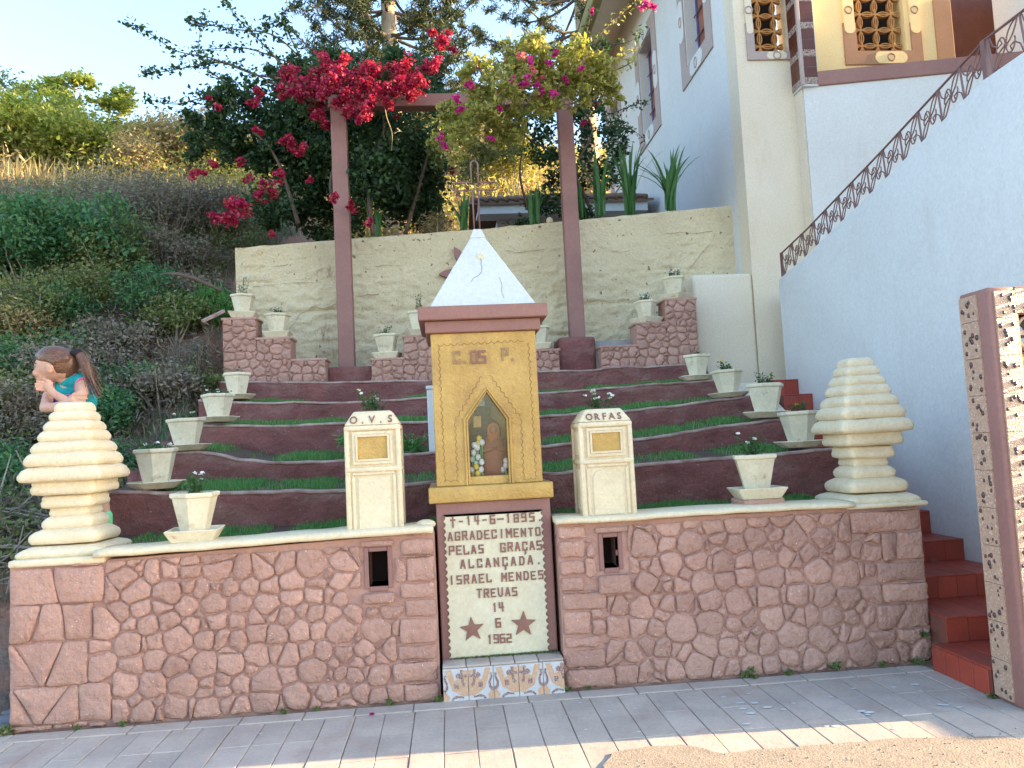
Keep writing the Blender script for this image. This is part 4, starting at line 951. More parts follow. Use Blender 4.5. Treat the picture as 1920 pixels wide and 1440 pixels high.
# ================================================================== pots
def pot_proto(kind, k):
    """hexagonal pot on a dish; the origin is under the dish. kind: square (wide square dish) or round (wide octagonal dish)"""
    root = thing('flower_pot', 'x', 'flower pot', (0, 0, 0), 'cream flower pots of the garden')
    def ringp(n, r, z, rot): return [(r*math.cos(rot+2*PI*i/n), r*math.sin(rot+2*PI*i/n), z) for i in range(n)]
    if kind == 'square':
        dz = .075; rr = [(.165, 0), (.172, .004), (.222, dz-.006), (.226, dz), (.20, dz), (.185, dz-.02)]
        MB().loft([ringp(4, r_, z, PI/4) for r_, z in rr]).build('dish', M['creampot'], root, bevel=.006, seg=1, rough=.003)
    else:
        dz = .05; rr = [(.13, 0), (.138, .004), (.195, dz-.005), (.198, dz), (.180, dz), (.16, dz-.02)]
        MB().loft([ringp(8, r_, z, .2) for r_, z in rr]).build('dish', M['creampot'], root, bevel=.005, seg=1, rough=.003)
    z0 = dz-.018; hgt = .235; rot = .35
    MB().loft([ringp(6, .085, z0, rot), ringp(6, .090, z0+.004, rot), ringp(6, .138, z0+hgt-.03, rot)]).build('pot_body', M['creampot'], root, bevel=.006, seg=2, rough=.002)
    MB().loft([ringp(6, .138, z0+hgt-.032, rot), ringp(6, .152, z0+hgt-.022, rot), ringp(6, .153, z0+hgt-.002, rot), ringp(6, .149, z0+hgt+.002, rot), ringp(6, .122, z0+hgt+.001, rot), ringp(6, .118, z0+hgt-.04, rot)]).build('rim', M['creampot'], root, bevel=.003, seg=1, rough=.002)
    MB().loft([ringp(6, .119, z0+hgt-.05, rot), ringp(6, .119, z0+hgt-.028, rot)]).build('soil', M['dirt'], root, rough=.006)
    return root, z0+hgt
def pot_plant(root, zt, kind, R):
    c = np.array([0, 0, zt]); P = []; m = MB()
    n_st, hh, sp = {'bushy': (18, .15, .10), 'small': (11, .10, .08), 'flat': (16, .06, .11), 'tiny': (8, .06, .06), 'tall': (7, .26, .06), 'flower': (14, .12, .10)}[kind]
    tips = []
    for i in range(n_st):
        a = R.uniform(0, 2*PI); r_ = R.uniform(.1, 1)*sp; h = hh*R.uniform(.5, 1.1); t = Vector((r_*math.cos(a), r_*math.sin(a), zt+h))
        b = Vector((t.x*.3, t.y*.3, zt-.04)); m.tube([b, (b+t)/2+Vector((0, 0, .01)), t], .0022, 4, False); tips.append(t)
        for q in range(14): 
            s = R.uniform(.25, 1.05); P.append(tuple(b+(t-b)*s+Vector((R.gauss(0, .014), R.gauss(0, .014), R.gauss(0, .012)))))
    st = m.build('plant', M['potleaf'], root)
    sz = rng.uniform(.014, .03, len(P)); leaves('foliage', np.array(P), sz, M['potleaf'], st, .6)
    fl = {'flower': ('wflower', 12), 'bushy': ('wflower', 4), 'small': ('yflower', 1), 'tall': ('pflower', 3), 'flat': ('wflower', 3), 'tiny': (None, 0)}[kind]
    if fl[0]:
        for t in R.sample(tips, min(fl[1], len(tips))):
            F = []
            for q in range(6): 
                a = 2*PI*q/6; F.append((t.x+.009*math.cos(a), t.y+.009*math.sin(a), t.z+.012+R.uniform(-.002, .004)))
            leaves('flower', np.array(F), np.full(6, .022), M[fl[0]], st, .8)
    return st
# kind of dish, plant, scale, where (px, py of the dish's bottom centre, depth), label
POTS = [
 ('square', 'bushy', .93, (-1.50, 4.835, .975), .12, 'cream flower pot on the coping, left of the O.V.S pillar, flat dish'),
 ('square', 'bushy', .97, (1.93, 4.875, 1.03), -.1, 'cream flower pot on a deep dish and brick, between ORFAS pillar and right finial'),
 ('round', 'flat', 1.0, (-2.02, 5.70, 1.262), .3, 'cream flower pot partly behind the left finial, on the lowest terrace wall'),
 ('round', 'flat', .97, (-2.03, 6.38, 1.52), .1, 'cream flower pot at the left end of the second terrace wall from the front'),
 ('round', 'flat', .96, (-2.00, 7.15, 1.765), -.2, 'cream flower pot at the left end of the third terrace wall from the front'),
 ('round', 'tiny', .96, (-2.03, 7.92, 2.01), .5, 'cream flower pot at the left end of the fourth terrace wall, beside the slope'),
 ('square', 'tall', .94, (-2.20, 8.90, 2.972), .15, 'cream flower pot on top of the highest step of the left stone block'),
 ('square', 'small', .94, (-1.83, 8.90, 2.742), .05, 'cream flower pot with a yellow flower on the middle step of the left stone block'),
 ('square', 'small', .96, (-.63, 8.90, 2.462), -.1, 'cream flower pot on the lowest step of the middle stone block, left of the shrine'),
 ('square', 'tall', .96, (-.26, 8.90, 2.706), .2, 'cream flower pot half hidden behind the left corner of the shrine cornice'),
 ('square', 'bushy', .96, (1.09, 8.90, 2.492), -.15, 'cream flower pot half hidden behind the right corner of the shrine cornice'),
 ('square', 'flower', .92, (2.36, 8.90, 2.752), .5, 'cream flower pot full of white flowers on the middle step of the right stone block'),
 ('square', 'flower', .92, (2.71, 8.90, 3.017), .75, 'cream flower pot on top of the highest step of the right stone block'),
 ('round', 'tiny', .98, (2.60, 7.93, 2.00), .9, 'cream flower pot at the right end of the fourth terrace wall from the front'),
 ('round', 'small', 1.0, (2.64, 7.18, 1.775), .35, 'cream flower pot at the right end of the third terrace wall from the front'),
 ('round', 'small', 1.04, (2.67, 6.42, 1.555), .65, 'cream flower pot at the right end of the second terrace wall from the front'),
 ('round', 'small', 1.0, (2.63, 5.72, 1.315), .2, 'cream flower pot on the lowest terrace wall, partly behind the right finial'),
]
PR = {}
for dk in ('square', 'round'):
    PR[dk] = pot_proto(dk, 0)
used = {'square': False, 'round': False}; Rp = random.Random(5)
for dk, pk, sc, loc, rz, lab in POTS:
    proto, zt = PR[dk]
    if not used[dk]: root = proto; used[dk] = True
    else:
        root = proto.copy(); C.objects.link(root)
        for ch in [c for c in proto.children if c.name.split('.')[0] in ('dish', 'pot_body', 'rim', 'soil')]:
            c = ch.copy(); C.objects.link(c); c.parent = root; ORG[c.name] = Vector((0, 0, 0))
        ORG[root.name] = Vector((0, 0, 0))
    root['label'] = ' '.join(lab.split()[:16]); root.location = loc; root.rotation_euler = (Rp.uniform(-.02, .02), Rp.uniform(-.025, .025), rz); root.scale = (sc, sc*Rp.uniform(.97, 1.03), sc*Rp.uniform(.96, 1.04))
    pot_plant(root, zt-.02, pk, Rp)
tag(MB().box(1.80, 2.06, 4.76, 5.0, .985, 1.032).build('brick', M['stone'], bevel=.008, seg=1, rough=.004), 'pale reddish brick under the right pot on the coping', 'brick')
for (x, y, z), lab in ((t1, 'straggly plant with white blooms growing from the top of the O.V.S pillar'), (t2, 'round bush of small white flowers growing from the top of the ORFAS pillar')):
    r_ = thing('flowering_plant', lab, 'plant', (0, 0, 0)); st = pot_plant(r_, 0.0, 'flower' if x > 0 else 'bushy', Rp); r_.location = (x, y, z); r_.scale = (.9, .9, .85)
# ================================================================== church
ch = thing('church', 'white and cream church with ochre screens, stained windows and a tiled corner column', 'church', (3.7, 9.0, 0))
XW, YF, YB, ZW = 3.70, 9.0, 16.3, 9.35
win = [(9.72, 11.04, 6.50, 8.48), (12.24, 13.62, 6.50, 8.48), (14.86, 16.1, 6.50, 8.48)]
m = MB(); y = YF+.30; mg = .26
for a, b, c, d in win:
    m.box(XW, XW+.3, y, a+mg, 0, ZW); m.box(XW, XW+.3, a+mg, b-mg, 0, c+mg); m.box(XW, XW+.3, a+mg, b-mg, d-mg*.8, ZW); y = b-mg
m.box(XW, XW+.3, y, YB, 0, ZW); m.box(XW+.3, 12, YB-.3, YB, 0, ZW)
m.build('side_wall', M['white'], ch)
def P9(px, py): p = at(px, py, YF); return p.x, p.z
sx0, sz0 = P9(1415, 98); sx1, _ = P9(1482, 98); tx0, tz0 = P9(1607, 97); tx1, _ = P9(1700, 97)
ztop = 8.6
fr = MB().box(XW, sx0, YF, YF+.3, 0, ZW).box(sx0, sx1, YF, YF+.3, 0, sz0).box(sx0, sx1, YF, YF+.3, ztop, ZW).box(sx1, 4.62, YF, YF+.3, 0, ZW)
fr.build('front_wall', M['churchcream'], ch)
dx0, dz0 = P9(1792, 110)
MB().box(4.62, tx0, YF, YF+.3, 0, ZW).box(tx0, tx1, YF, YF+.3, 0, tz0).box(tx0, tx1, YF, YF+.3, ztop, ZW).box(tx1, dx0, YF, YF+.3, 0, ZW).box(dx0, 7.6, YF, YF+.3, 0, 5.2).box(dx0, 7.6, YF, YF+.3, 8.8, ZW).box(7.6, 9.5, YF, YF+.3, 0, ZW).build('porch_wall', M['warmglow'], ch)
MB().box(2.96, XW, YF+.0, YF+.30, 0, 3.335).build('low_wall', M['churchcream'], ch, bevel=.05, seg=4, smooth=True)
# surrounds of the two screened openings
def bands(x0, x1, z0, z1, w_, wr_, y, mat, patch):
    MB().box(x0-w_, x1+wr_, y-.025, y+.002, z0-w_*1.05, z0).build('surround', mat, ch)
    MB().box(x0-w_, x0, y-.0245, y+.002, z0+.0005, z0+.36).build('surround', mat, ch)
    MB().box(x1+wr_-w_*.82, x1+wr_, y-.0245, y+.002, z0+.0005, z0+.36).build('surround', mat, ch)
    MB().box(x0-w_, x0, y-.0245, y+.002, z0+.95, z1).build('surround', mat, ch)
    MB().box(x1+wr_-w_*.82, x1+wr_, y-.0245, y+.002, z0+.95, z1).build('surround', mat, ch)
    def lobe(cx, cz, hx, hz, ring):
        P = []; r_ = min(hx, hz)
        for k in range(24):
            a = 2*PI*k/24; P.append((cx+(hx-r_)*(1 if math.cos(a) > 0 else -1)+r_*math.cos(a), cz+(hz-r_)*(1 if math.sin(a) > 0 else -1)+r_*math.sin(a)))
        o = MB().prism(P, y-.030, y-.002).build('lobed_patch', patch, ch)
        t = MB(); t.tube([(cx+ring*math.cos(2*PI*k/18), y-.031, cz+ring*math.sin(2*PI*k/18)) for k in range(19)], ring*.22, 6, False); t.build('ring', mat, o, smooth=True)
    lobe((x0+x1+wr_)/2-.0, z0-w_*.53, w_*1.25, w_*.46, .045)
    for xx in (x0-w_/2, x1+wr_-w_*.41): lobe(xx, z0+.52, w_*.42, .30, .045)
bands(sx0, sx1-.06, sz0, ztop, .10, .14, YF, M['frameside'], M['churchcream'])
bands(tx0, tx1-.03, tz0, ztop, .165, .23, YF, M['brown'], M['warmglow'])
MB().box(dx0-.24, dx0-.02, YF-.02, YF+.002, 5.2, 5.2+1.5).build('surround', M['brown'], ch)
# interlaced circle screens
def screen(x0, x1, z0, z1, cell):
    rt_ = MB().box(x0, x1, YF+.22, YF+.24, z0, z1).build('screen_back', M['dark'], ch)
    x = x0; z = z0
    nxc = max(1, round((x1-x0)/cell)); cell = (x1-x0)/nxc; nzc = int((z1-z0)/cell)+1
    mm = MB().box(x0, x0+.008, YF+.05, YF+.13, z0, z1)
    proto = MB(); h = cell/2
    for cx, cz in ((0, 0),):
        for k in range(4):
            a0 = k*PI/2
        for ox, oz, s, e in ((-h, -h, 0, PI/2), (h, -h, PI/2, PI), (h, h, PI, 1.5*PI), (-h, h, 1.5*PI, 2*PI)):
            r_ = h*1.28
            for rad in (r_,):
                pts = [(ox+rad*math.cos(s+(e-s)*q/10), oz+rad*math.sin(s+(e-s)*q/10)) for q in range(11)]
                pts = [(a, b) for a, b in pts if abs(a) <= h*1.02 and abs(b) <= h*1.02]
                for (a, b), (c, d) in zip(pts, pts[1:]):
                    dx, dz = c-a, d-b; L = math.hypot(dx, dz); nx_, nz_ = -dz/L*.006, dx/L*.006
                    proto.add([(a+nx_, 0, b+nz_), (c+nx_, 0, d+nz_), (c-nx_, 0, d-nz_), (a-nx_, 0, b-nz_), (a+nx_, .045, b+nz_), (c+nx_, .045, d+nz_), (c-nx_, .045, d-nz_), (a-nx_, .045, b-nz_)], [(0, 1, 2, 3), (0, 4, 5, 1), (2, 6, 7, 3)])
        proto.box(-h, h, .002, .04, -.007, .007).box(-.007, .007, .001, .041, -h, h).prism([(-.03, 0), (0, -.03), (.03, 0), (0, .03)], -.001, .044)
    pm = proto.build('screen_block', M['screen'], ch); pm.location = Vector((x0+cell/2, YF+.05, z0+cell/2))-ORG['church']
    me = pm.data; me.transform(Matrix.Translation(ORG['church']))
    first = True
    for i in range(nxc):
        for j in range(nzc):
            if z0+cell*(j+1) > z1+cell*.5: continue
            o = pm if first else pm.copy()
            if not first: C.objects.link(o)
            first = False
            o.location = Vector((x0+cell*(i+.5), YF+.05, z0+cell*(j+.5)))-ORG['church']; ORG[o.name] = ORG['church']
screen(sx0, sx1-.06, sz0, ztop, .165)
screen(tx0, tx1-.03, tz0, ztop, .18)
# door bay at the right
MB().box(dx0+.001, 7.6, YF+.2, YF+.24, 5.2, 8.8).build('door_leaf', M['door'], ch)
dl = bpy.data.objects[[o.name for o in ch.children if o.name.startswith('door_leaf')][0]]
a = P9(1700, 0)
MB().add([(dx0+.01, YF+.16, 7.35), (dx0+.9, YF+.16, 7.95), (dx0+.9, YF+.16, 7.85), (dx0+.01, YF+.16, 7.25), (dx0+.01, YF+.2, 7.35), (dx0+.9, YF+.2, 7.95), (dx0+.9, YF+.2, 7.85), (dx0+.01, YF+.2, 7.25)], [(0, 1, 2, 3), (0, 4, 5, 1), (3, 2, 6, 7)]).build('door_rail', M['winbrown'], dl)
for cx, cy, mt in ((1905, 70, 'gblue'), (1892, 84, 'gblue'), (1886, 100, 'gyellow'), (1899, 94, 'gpink'), (1912, 88, 'gpink'), (1918, 62, 'gblue')):
    x_, z_ = P9(cx, cy); s_ = .055
    MB().prism([(x_-s_, z_-s_*.4), (x_+s_*.2, z_-s_), (x_+s_, z_+s_*.4), (x_-s_*.2, z_+s_)], YF+.155, YF+.2).build('glass_pane', M[mt], dl)
# porch parapet, rotated a little, with its ledge
pa, pb = Vector((4.39, 8.80, 0)), Vector((9.5, 7.77, 0)); dv = (pb-pa).normalized(); nv = Vector((dv.y, -dv.x, 0))
def slab(u0, u1, z0, z1, out, thick, name, mat, **k):
    a_ = pa+dv*u0+nv*out; b_ = pa+dv*u1+nv*out; c_ = b_-nv*thick; d_ = a_-nv*thick
    return MB().prism_z([(a_.x, a_.y), (b_.x, b_.y), (c_.x, c_.y), (d_.x, d_.y)], z0, z1).build(name, mat, ch, **k)
slab(.02, 5.2, 0, 5.50, 0, .18, 'parapet', M['white'])
slab(0.0, 5.2, 5.501, 5.68, .025, .24, 'ledge', M['mauve'], bevel=.01, seg=1)
MB().box(4.60, 7.6, YF-.02, YF-.001, 4.9, 5.10).build('porch_floor', M['redtile'], ch)
MB().prism_x([(8.83, 0), (9.0, 0), (9.0, 5.5), (8.83, 5.5)], 4.395, 4.55).build('parapet', M['churchcream'], ch)
# tiled corner column: rows of dark red tiles with speckled bands
col = MB().box(4.375, 4.575, 8.74, YF, 5.50, ZW).build('corner_column', M['offwhite'], ch)
M['speck'] = surf('speckled band', (.40, .32, .26), (.30, .22, .19), 60, .6, (90, .3, .002), speck=(70, .55, (.12, .03, .03)))
z = 5.52; r_ = 0
while z < 9.2:
    band = r_ % 3 == 0; h_ = .085 if band else .128; mt_ = M['speck'] if band else M['door']
    for j in range(1): MB().box(4.41, 4.565, 8.733, 8.745, z+.003, z+h_-.003).build('tile', mt_, col)
    for j in range(2): MB().box(4.367, 4.38, 8.765+.118*j, 8.765+.112+.118*j, z+.003, z+h_-.003).build('tile', mt_, col)
    z += h_; r_ += 1
MB().box(4.362, 4.402, 8.726, 8.768, 5.51, 9.2).build('corner_strip', M['frameside'], col, bevel=.004, seg=1)
# side windows
for a, b, c, d in win:
    mat = M['frameside']; w_ = .24; x0, x1 = XW-.02, XW+.002
    f = MB().box(x0, x1, a, a+w_, c, d).box(x0, x1, b-w_, b, c, d)
    root = MB().box(x0+.0005, x1, a+w_, b-w_, c, c+w_).build('window', mat, ch)
    MB().box(x0+.0005, x1, a+w_, b-w_, d-w_*.8, d).build('surround_top', mat, root)
    MB().box(x0, x1, a, a+w_, c, d).build('surround_side', mat, root); MB().box(x0, x1, b-w_, b, c, d).build('surround_side', mat, root)
    # scalloped cut-outs with rings
    zc, yc = (c+d)/2, (a+b)/2
    for (ya, za, hy, hz) in ((a+w_/2, zc, .105, .30), (b-w_/2, zc, .105, .30), (yc, c+w_/2, .26, .105), (yc, d-w_*.4, .26, .095)):
        P = []; r_ = min(hy, hz)
        for k in range(24):
            q = 2*PI*k/24; P.append((ya+(hy-r_)*(1 if math.cos(q) > 0 else -1)+r_*1.1*math.cos(q), za+(hz-r_)*(1 if math.sin(q) > 0 else -1)+r_*1.1*math.sin(q)))
        MB().prism_x(P, XW-.026, XW-.001).build('lobed_patch', M['white'], root)
        MB().tube([(XW-.027, ya+.05*math.cos(2*PI*k/18), za+.07*math.sin(2*PI*k/18)) for k in range(19)], .012, 6, False).build('ring', mat, root, smooth=True)
    ia, ib, ic, id_ = a+w_+.02, b-w_-.02, c+w_+.02, d-w_*.8-.02; xr = XW+.17
    MB().box(xr, xr+.03, ia-.02, ia+.06, ic-.02, id_+.02).box(xr, xr+.03, ib-.06, ib+.02, ic-.02, id_+.02).box(xr+.001, xr+.03, ia+.06, ib-.06, ic-.02, ic+.06).box(xr+.001, xr+.03, ia+.06, ib-.06, id_-.06, id_+.02).build('blue_frame', M['blue'], root)
    for k in range(4):
        for j in range(3):
            y0_, y1_ = ia+.06+(ib-ia-.12)*j/3, ia+.06+(ib-ia-.12)*(j+1)/3; z0_, z1_ = ic+.06+(id_-ic-.12)*k/4, ic+.06+(id_-ic-.12)*(k+1)/4
            MB().box(xr+.01, xr+.02, y0_+.012, y1_-.012, z0_+.012, z1_-.012).build('pane', M['paleblue'] if j == 0 and k % 2 else M['winbrown'], root)
    for k in range(5): MB().tube([(xr-.03, ia, ic+(id_-ic)*k/4.3+.03), (xr-.03, ib, ic+(id_-ic)*k/4.3+.03)], .009, 6).build('grille_bar', M['iron'], root)
    MB().box(xr+.03, xr+.05, ia-.02, ib+.02, ic-.02, id_+.02).build('window_back', M['dark'], root)
# eaves and roof
MB().prism([(2.98, 9.02), (XW, 9.30), (XW+.3, 9.30), (XW+.3, 9.42), (2.98, 9.14)], YF-.25, YB+.3).build('soffit', M['churchcream'], ch)
MB().box(2.80, 2.979, YF-.3, YB+.35, 8.93, 9.20).build('gutter', M['gutter'], ch, bevel=.03, seg=2, smooth=True, rough=.01)
rf = MB().prism([(2.80, 9.21), (8.0, 11.3), (13.2, 9.21), (13.2, 9.10), (8.0, 11.18), (2.98, 9.145)], YF-.25, YB+.3).build('roof', M['rooftile'], ch)
MB().prism([(XW, ZW), (12.3, ZW), (8.0, 11.15)], YF+.02, YF+.28).build('gable', M['churchcream'], ch)
MB().prism_x([(8.35, 8.95), (YF-.02, 9.05), (YF-.02, 9.20), (8.30, 9.10)], 4.3, 9.5).build('porch_roof', M['rooftile'], ch)
# block added beyond the right picture edge to throw the garden into shade
tag(MB().prism_z([(6.98, 3.74), (13, 3.74), (13, 8.0), (6.98, 8.9)], 0, 7.0).build('shade_block', M['white']), 'white block right of the stair, outside the picture, added to shade the garden', 'shade block')

tag(MB().box(6.35, 6.6, 3.36, 3.72, 0, 1.10).build('shadow_box', M['white'], bevel=.01, seg=1), 'low white box right of the lattice panel, outside the picture, added for its shadow', 'post')  # unseen box added to make the jog in the pavement's shadow edge
# ================================================================== stair wall with its ramped railing
sw = thing('stair_wall', 'large white wall beside the red steps, its sloping top carrying an iron railing', 'wall', (3.7, 6, 0))
top = [(8.30, 3.10), (7.62, 3.20), (6.2, 3.465), (4.88, 3.735), (3.95, 3.74)]
MB().prism_x([(8.30, 0)]+top+[(3.95, 0)], 3.70, 3.86).build('wall_body', M['white'], sw, bevel=.012, seg=2, smooth=True)
MB().prism_x([(8.30, 0), (8.30, 3.05), (8.78, 3.05), (8.78, 0)], 3.95, 4.2).build('return_wall', M['churchcream'], sw)
rl = thing('iron_railing', 'brownish iron railing of curled bars running up the white stair wall', 'railing', (3.7, 6, 3))
XR = 3.745; HR_ = .265
def tw_(y): return float(np.interp(y, [a for a, b in top][::-1], [b for a, b in top][::-1]))
def rp(y, t): return (XR, y, tw_(y)+.015+t*HR_)
ysr = [8.28, 8.0, 7.62, 7.2, 6.7, 6.2, 5.6, 5.2, 4.88, 4.5, 4.0]
MB().tube([rp(y, 1.0) for y in ysr], .010, 6).build('top_rail', M['iron'], rl, smooth=True)
MB().tube([rp(y, .0) for y in ysr[-3:]], .008, 6).build('bottom_rail', M['iron'], rl, smooth=True)
MB().box(XR-.012, XR+.012, 8.265, 8.29, tw_(8.28)-.01, tw_(8.28)+.29).build('rail_post', M['iron'], rl)
MB().box(XR-.02, XR+.02, 4.86, 4.90, tw_(4.88)-.005, tw_(4.88)+.28).build('rail_post', M['iron'], rl)
ncell = 13; cl = (8.27-4.90)/ncell
def motif(y0, ln):
    """one curled panel of the railing: slanting bars, two crossing leaf shapes and four hooks"""
    root = None
    def q(u, t): return rp(y0-u*ln, t)
    bars = [('slanting_bar', [q(0, 1), q(.10, 0)], .008)]
    def arc(p, c, e, n=8): return [q((1-t)**2*p[0]+2*t*(1-t)*c[0]+t*t*e[0], (1-t)**2*p[1]+2*t*(1-t)*c[1]+t*t*e[1]) for t in [k/n for k in range(n+1)]]
    m = MB()
    m.tube(arc((.14, .02), (.30, .10), (.55, .5)), .0055, 5); m.tube(arc((.14, .02), (.16, .45), (.55, .5)), .0055, 5)
    m2 = MB(); m2.tube(arc((.55, .5), (.80, .55), (.97, .98)), .0055, 5); m2.tube(arc((.55, .5), (.62, .92), (.97, .98)), .0055, 5)
    m3 = MB(); m3.tube([q(.55+.0+.30*(1-math.cos(a))*-.5, .5+.36*math.sin(a)*.9*(1-a/7)) for a in [k*.45 for k in range(9)]], .0055, 5)
    m3.tube([q(.55+.30*(1-math.cos(a))*.5, .5-.36*math.sin(a)*.9*(1-a/7)) for a in [k*.45 for k in range(9)]], .0055, 5)
    m4 = MB(); m4.tube([q(.06, .97), q(.14, .70), q(.30, .56), q(.44, .60), q(.40, .70)], .0055, 5); m4.tube([q(1.08, .02), q(.98, .30), q(.82, .44), q(.68, .40), q(.72, .30)], .0055, 5)
    MB().tube(bars[0][1], .008, 5).build('slanting_bar', M['iron'], rl)
    c = MB(); c.ball(q(.55, .5), .014, 8, 6); b = c.build('collar', M['iron'], rl, smooth=True)
    m.build('leaf_scroll', M['iron'], rl, smooth=True); m2.build('leaf_scroll', M['iron'], rl, smooth=True); m3.build('curled_hook', M['iron'], rl, smooth=True); m4.build('curled_hook', M['iron'], rl, smooth=True)
for k in range(ncell): motif(8.26-k*cl, cl)
for k in range(3): motif(4.85-k*.30, .29)

# ================================================================== red steps
rs = thing('red_stairs', 'flight of red tiled steps between the stone wall and the white stair wall', 'stairs', (3.3, 5, 0))
ysr_ = [4.54, 5.02, 5.52]; z = .15
def step(x0, x1, y0, y1, z0, z1, n, first=False):
    s = MB().box(x0+.004, x1, y0+.008, y1, z0-.03, z1-.008).build('step', M['redgrout'], rs)
    for i in range(n):
        a, b = x0+(x1-x0)*i/n, x0+(x1-x0)*(i+1)/n
        MB().box(a+.0012, b-.0012, y0, y0+.008, z0+.002, z1-.012).build('riser_tile', M['redtile'], s)
        MB().box(a+.0012, b-.0012, y0-.006, min(y1, y0+.60)-.004, z1-.012, z1).build('tread_tile', M['redtile'], s, bevel=.003, seg=1)
# the lowest step runs forward, its side faces the forecourt
s0 = MB().box(2.795, 3.698, 4.04, 4.545, -.05, .138).build('step', M['redgrout'], rs)
for i in range(4):
    a = 4.055+.49*i/4
    MB().box(2.785, 2.797, a+.002, a+.120, .002, .138).build('riser_tile', M['redtile'], s0, bevel=.002, seg=1)
for i in range(6):
    a = 2.785+.913*i/6; MB().box(a+.0012, a+.151, 4.036, 4.54, .138, .152).build('tread_tile', M['redtile'], s0, bevel=.003, seg=1)
step(2.888, 3.698, 4.54, 5.03, .152, .30, 6); step(2.888, 3.698, 5.02, 5.53, .30, .45, 6); step(2.965, 3.698, 5.52, 5.92, .45, .60, 5)
z = .60; y = 5.90
for k in range(8):
    step(2.965 if k < 4 else 3.40, 3.698, y, y+.36, z, z+.172, 5 if k < 4 else 2); z += .172; y += .30
MB().prism_x([(7.12, .2), (7.12, 1.36), (8.3, 1.98), (8.98, 2.02), (8.98, .2)], 2.965, 3.396).build('side_kerb', M['churchcream'], rs, bevel=.01, seg=1)
MB().box(3.40, 3.698, y+.05, 8.98, 1.5, z).build('landing', M['redgrout'], rs)

# ================================================================== pebbled lattice panel at the right edge
gp = thing('lattice_panel', 'pebble-dashed fence panel with round breeze-block openings at the right edge, by the steps', 'fence', (3.2, 3.9, 0))
gx0, gx1, gy0, gy1, gz = 2.80, 3.9, 3.80, 4.03, 2.13
MB().box(gx0, 2.945, gy0, gy1, 0, gz).build('left_jamb', M['mauve'], gp, bevel=.012, seg=2, smooth=True)
MB().box(2.946, gx1, gy0, gy1, 1.985, gz).build('head', M['mauve'], gp, bevel=.01, seg=1)
MB().box(2.946, gx1, gy0, gy1, 0, .25).build('plinth', M['mauve'], gp)
MB().box(3.75, gx1, gy0, gy1, .251, 1.984).build('right_jamb', M['mauve'], gp)
zz = .02; R = random.Random(2); pb_ = MB()
while zz < gz-.05:
    h_ = min(.195, gz-.02-zz)
    MB().box(gx0-.008, gx0+.004, gy0+.085, gy1-.006, zz, zz+h_-.003).build('pebble_tile', M['pebble'], gp)
    MB().box(2.828, 2.942, gy0-.010, gy0+.004, zz, zz+h_-.003).build('pebble_tile', M['pebble'], gp)
    for k in range(8):
        a, b = R.uniform(gy0+.10, gy1-.02), R.uniform(zz+.015, zz+h_-.015); r_ = R.uniform(.005, .0125); pb_.ball((gx0-.009, a, b), r_, 7, 5, (.7, 1, 1.3))
        a, b = R.uniform(2.838, 2.932), R.uniform(zz+.015, zz+h_-.015); pb_.ball((a, gy0-.011, b), r_, 7, 5, (1, .7, 1.2))
    zz += .195
x = 2.83
MB().box(2.944, 3.12, gy0-.010, gy0+.004, 1.99, gz-.015).build('pebble_tile', M['pebble'], gp); MB().box(3.122, 3.4, gy0-.010, gy0+.004, 1.99, gz-.015).build('pebble_tile', M['pebble'], gp)
for k in range(14): pb_.ball((R.uniform(2.96, 3.2), gy0-.011, R.uniform(2.0, 2.11)), R.uniform(.004, .008), 7, 5, (1, .7, 1.2))
tag(pb_.build('dark_pebbles', M['pebbledark'], gp, smooth=True), kind='stuff')
MB().box(2.946, 2.956, gy0+.002, gy1, .251, 1.984).build('edge_glow_strip', M['warmglow'], gp)  # warm glow of the opening's inner edge put into this strip's colour
cell = .195
for i in range(4):
    for j in range(9):
        cx, cz = 2.956+cell*(i+.5)*.98, .25+cell*(j+.5)*.99
        if cx+cell/2 > 3.76: continue
        mm = MB(); r_ = cell*.49
        for rad in (r_,):
            for k in range(20):
                a, b = 2*PI*k/20, 2*PI*(k+1)/20; ri = rad-.012
                v = [(cx+rad*math.cos(a), gy0+.03, cz+rad*math.sin(a)), (cx+rad*math.cos(b), gy0+.03, cz+rad*math.sin(b)), (cx+ri*math.cos(b), gy0+.03, cz+ri*math.sin(b)), (cx+ri*math.cos(a), gy0+.03, cz+ri*math.sin(a))]
                v += [(p[0], gy1-.03, p[2]) for p in v]; mm.add(v, [(0, 1, 2, 3), (4, 7, 6, 5), (0, 4, 5, 1), (2, 6, 7, 3)])
        mm.box(cx+r_*.5, cx+r_*1.05, gy0+.035, gy1-.035, cz-.012, cz+.012).box(cx-r_*1.05, cx-r_*.5, gy0+.035, gy1-.035, cz-.012, cz+.012)
        mm.build('breeze_block', M['frameside'], gp)

# ================================================================== small house seen through the pergola
hs = thing('house', 'small white house with a mossy tiled roof behind the yellow retaining wall', 'house', (1.6, 13, 4))
MB().box(1.02, 3.4, 13.35, 15.5, 3.9, 5.30).build('wall', M['white'], hs)
MB().box(1.50, 2.3, 13.33, 13.352, 4.75, 5.22).build('window', M['winbrown'], hs)
MB().prism_x([(12.72, 5.28), (13.4, 5.36), (13.4, 5.31), (12.72, 5.22)], .66, 3.5).build('soffit', M['white'], hs)
MB().box(.66, 3.5, 12.68, 12.72, 5.22, 5.40).build('fascia', M['offwhite'], hs)
m = MB()
MB().prism_x([(12.62, 5.405), (14.4, 6.0), (16.2, 5.45), (16.2, 5.40), (14.4, 5.93), (12.62, 5.36)], .60, 3.6).build('roof', M['rooftile'], hs)
for k in range(18): MB().tube([(.65+k*.165, 12.60, 5.43), (.65+k*.165, 14.38, 6.03)], .045, 6).build('roof_tile', M['rooftile'], hs, smooth=True)
